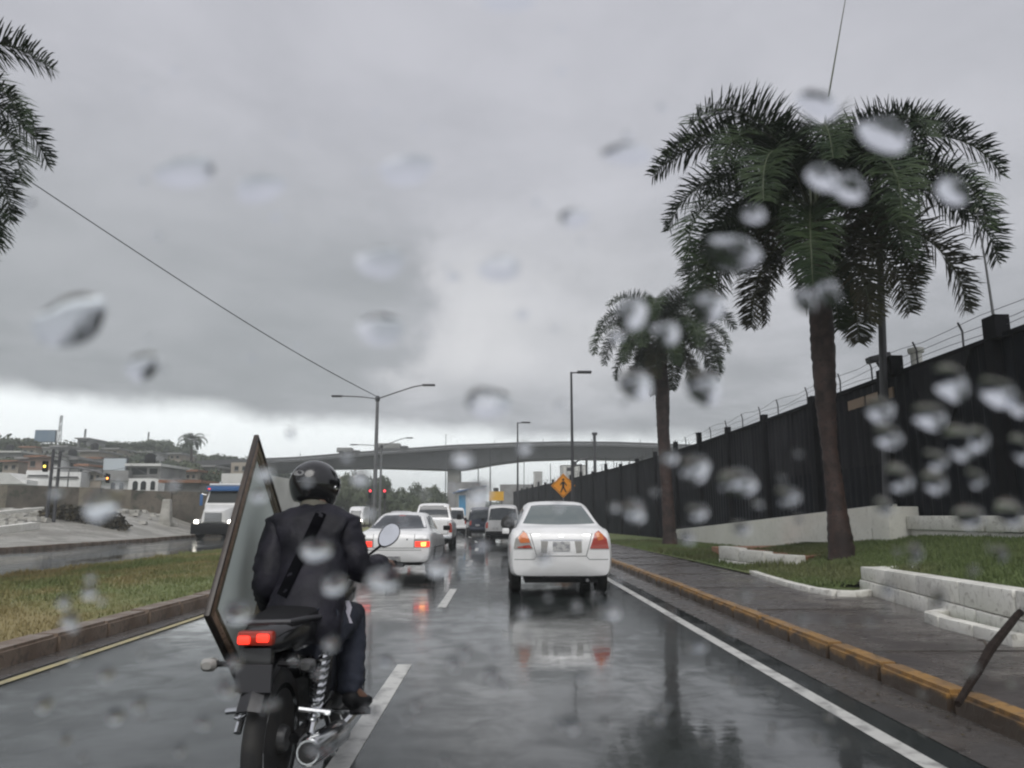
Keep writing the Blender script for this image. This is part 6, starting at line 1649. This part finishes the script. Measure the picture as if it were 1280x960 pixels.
# fallen litter on the pavement
lf = MB()
for i in range(260):
    y = 3.5+rnd.random()**1.5*22; x = rnd.uniform(3.25, 4.7) if rnd.random() < .6 else rnd.uniform(2.6, 2.95); z = .165 if x > 3.1 else .012
    a = rnd.uniform(0, 6.28); s_ = rnd.uniform(.008, .03)
    b = len(lf.v); lf.v += [(x+math.cos(a)*s_, y+math.sin(a)*s_, z), (x-math.sin(a)*s_*.5, y+math.cos(a)*s_*.5, z+.006), (x-math.cos(a)*s_, y-math.sin(a)*s_, z), (x+math.sin(a)*s_*.5, y-math.cos(a)*s_*.5, z+.004)]; lf.f.append((b, b+1, b+2, b+3))
link('leaf_litter', lf.mesh('leaf_litter', False, fix=False), M['bush'], label='small wet leaves and grit on the sidewalk and gutter', cat='litter', kind='stuff')

# ------------------------------------------------------------------ rain on the windscreen
WS_D = .20; TL = R(17)
nrm = Vector((0, math.cos(TL), math.sin(TL))); upt = Vector((0, -math.sin(TL), math.cos(TL))); rtt = Vector((1, 0, 0))
wo_ = CAM+FW*WS_D
WSC = empty('windscreen', tuple(wo_), label='rain drops clinging to the windscreen right in front of the view', cat='windscreen')
dk_ = WS_D*FW.dot(nrm)
def drop_mesh(seed, hgt):
    rnd = random.Random(seed); n = 28; mb = MB(); ph = [rnd.uniform(0, 6.28) for _ in range(3)]
    def rad(a): return 1+.06*math.sin(2*a+ph[0])+.05*math.sin(3*a+ph[1])+.025*math.sin(5*a+ph[2])
    rows = [(1.0, 0.0)]+[(math.sin(t), None) for t in []]
    m_ = 9; th = 2*math.atan(hgt)  # contact angle of the cap
    Rr = 1/math.sin(th)
    prof = []
    for i in range(m_):
        t = th*(1-i/m_); prof.append((Rr*math.sin(t), Rr*math.cos(t)-Rr*math.cos(th)))
    for (r_, h) in prof:
        for k in range(n):
            a = 2*math.pi*k/n; mb.v.append((r_*rad(a)*math.cos(a), r_*rad(a)*math.sin(a), h))
    top_ = len(mb.v); mb.v.append((0, 0, Rr-Rr*math.cos(th)))
    for i in range(m_-1):
        for k in range(n): mb.f.append((n*i+k, n*i+(k+1) % n, n*i+n+(k+1) % n, n*i+n+k))
    for k in range(n): mb.f.append((n*(m_-1)+k, n*(m_-1)+(k+1) % n, top_))
    mb.f.append(tuple(reversed(range(n))))
    me = bpy.data.meshes.new('raindrop'); me.from_pydata(mb.v, [], mb.f); me.update()
    bm = bmesh.new(); bm.from_mesh(me); bmesh.ops.recalc_face_normals(bm, faces=bm.faces); bm.to_mesh(me); bm.free()
    smooth(me, 30); me.materials.append(M['water']); return me
DM = [drop_mesh(i, .46+.05*(i % 4)) for i in range(8)]; DG = [drop_mesh(20+i, .26+.04*(i % 3)) for i in range(8)]
ROT = Matrix((rtt, upt, nrm)).transposed().to_euler()
DROPS = [(88, 400, 84, 62), (232, 215, 66, 46), (325, 235, 58, 40), (508, 212, 64, 46), (475, 328, 60, 40), (475, 412, 52, 44), (178, 458, 40, 32), (610, 503, 50, 40), (625, 335, 50, 36), (785, 192, 56, 36), (718, 272, 36, 28), (635, 4, 66, 26),
 (1105, 168, 60, 46), (1022, 130, 46, 44), (915, 317, 68, 50), (1028, 222, 38, 36), (1062, 235, 38, 38), (1035, 365, 28, 36), (885, 383, 40, 42), (790, 392, 36, 40), (832, 415, 34, 30), (795, 480, 40, 38), (880, 484, 44, 42), (1005, 375, 26, 32), (1190, 238, 36, 36), (942, 268, 26, 24),
 (868, 585, 36, 32), (922, 602, 42, 34), (985, 620, 26, 24), (793, 638, 26, 26), (1162, 520, 42, 28), (1247, 490, 42, 34), (1188, 478, 42, 40), (1200, 553, 34, 40), (1222, 548, 26, 26), (1110, 545, 30, 28), (1170, 575, 26, 24), (1270, 505, 26, 26), (1168, 602, 30, 24), (1220, 598, 20, 20), (1262, 640, 34, 26), (1212, 645, 34, 24), (1100, 512, 34, 28), (1124, 597, 28, 34), (872, 640, 22, 20), (1105, 632, 20, 18), (1275, 560, 24, 28),
 (395, 687, 34, 24), (480, 722, 42, 26), (548, 706, 30, 26), (418, 730, 28, 22), (760, 763, 28, 20), (298, 765, 32, 24), (284, 859, 24, 16), (400, 936, 32, 12), (144, 894, 20, 14), (133, 842, 18, 12), (55, 880, 18, 14), (174, 880, 16, 12), (254, 903, 16, 12), (127, 632, 40, 34), (567, 830, 18, 12), (820, 898, 20, 11), (865, 808, 18, 10), (912, 788, 18, 10), (626, 855, 14, 10), (598, 617, 30, 28), (1160, 838, 26, 20) if False else (700, 905, 14, 9), (112, 740, 18, 14), (80, 752, 16, 12), (293, 828, 18, 12), (462, 640, 14, 12), (660, 795, 10, 7), (1000, 860, 9, 6), (520, 880, 12, 8), (745, 930, 10, 6), (655, 560, 16, 14), (578, 572, 26, 20)]
rnd = random.Random(31)
for i in range(150):
    r_ = rnd.uniform(5, 9.5) if rnd.random() < .8 else rnd.uniform(9, 16)
    DROPS.append((rnd.uniform(10, 1270), rnd.uniform(600, 955) if rnd.random() < .72 else rnd.uniform(20, 600), r_*1.35, r_*1.1))
    if DROPS[-1][0] > 1040 and DROPS[-1][1] < 680: DROPS.pop()
for i, (px, py, wx, wy) in enumerate(DROPS):
    d = ray(px, py); t_ = dk_/d.dot(nrm); p = CAM+d*t_
    depth = t_    # since FW.d == 1
    sx = wx/2/FPX*depth*1.08; sy = wy/2/FPX*depth/ max(.5, (-d.normalized()).dot(-nrm))*1.10
    o = link('raindrop', (DM if py > 440 else DG)[i % 8], None, WSC); o.location = p-wo_; o.rotation_euler = ROT
    o.scale = (sx, sy, min(sx, sy))

# ------------------------------------------------------------------ haze
HZ = MB().box(-720, 720, -110, 780, -1.5, 34).mesh('haze', False)
hm_ = bpy.data.materials.new('thin_rain_haze'); hm_.use_nodes = True; hm_.node_tree.nodes.clear(); t = NT(hm_.node_tree)
pv = t.n('ShaderNodeVolumePrincipled', {'Color': (.86, .90, .91, 1), 'Density': .0014, 'Anisotropy': .0})
ho = t.n('ShaderNodeOutputMaterial'); t.t.links.new(pv.outputs[0], ho.inputs['Volume'])
tag(link('haze', HZ, hm_), 'thin grey rain haze in the air', 'haze', kind='stuff')
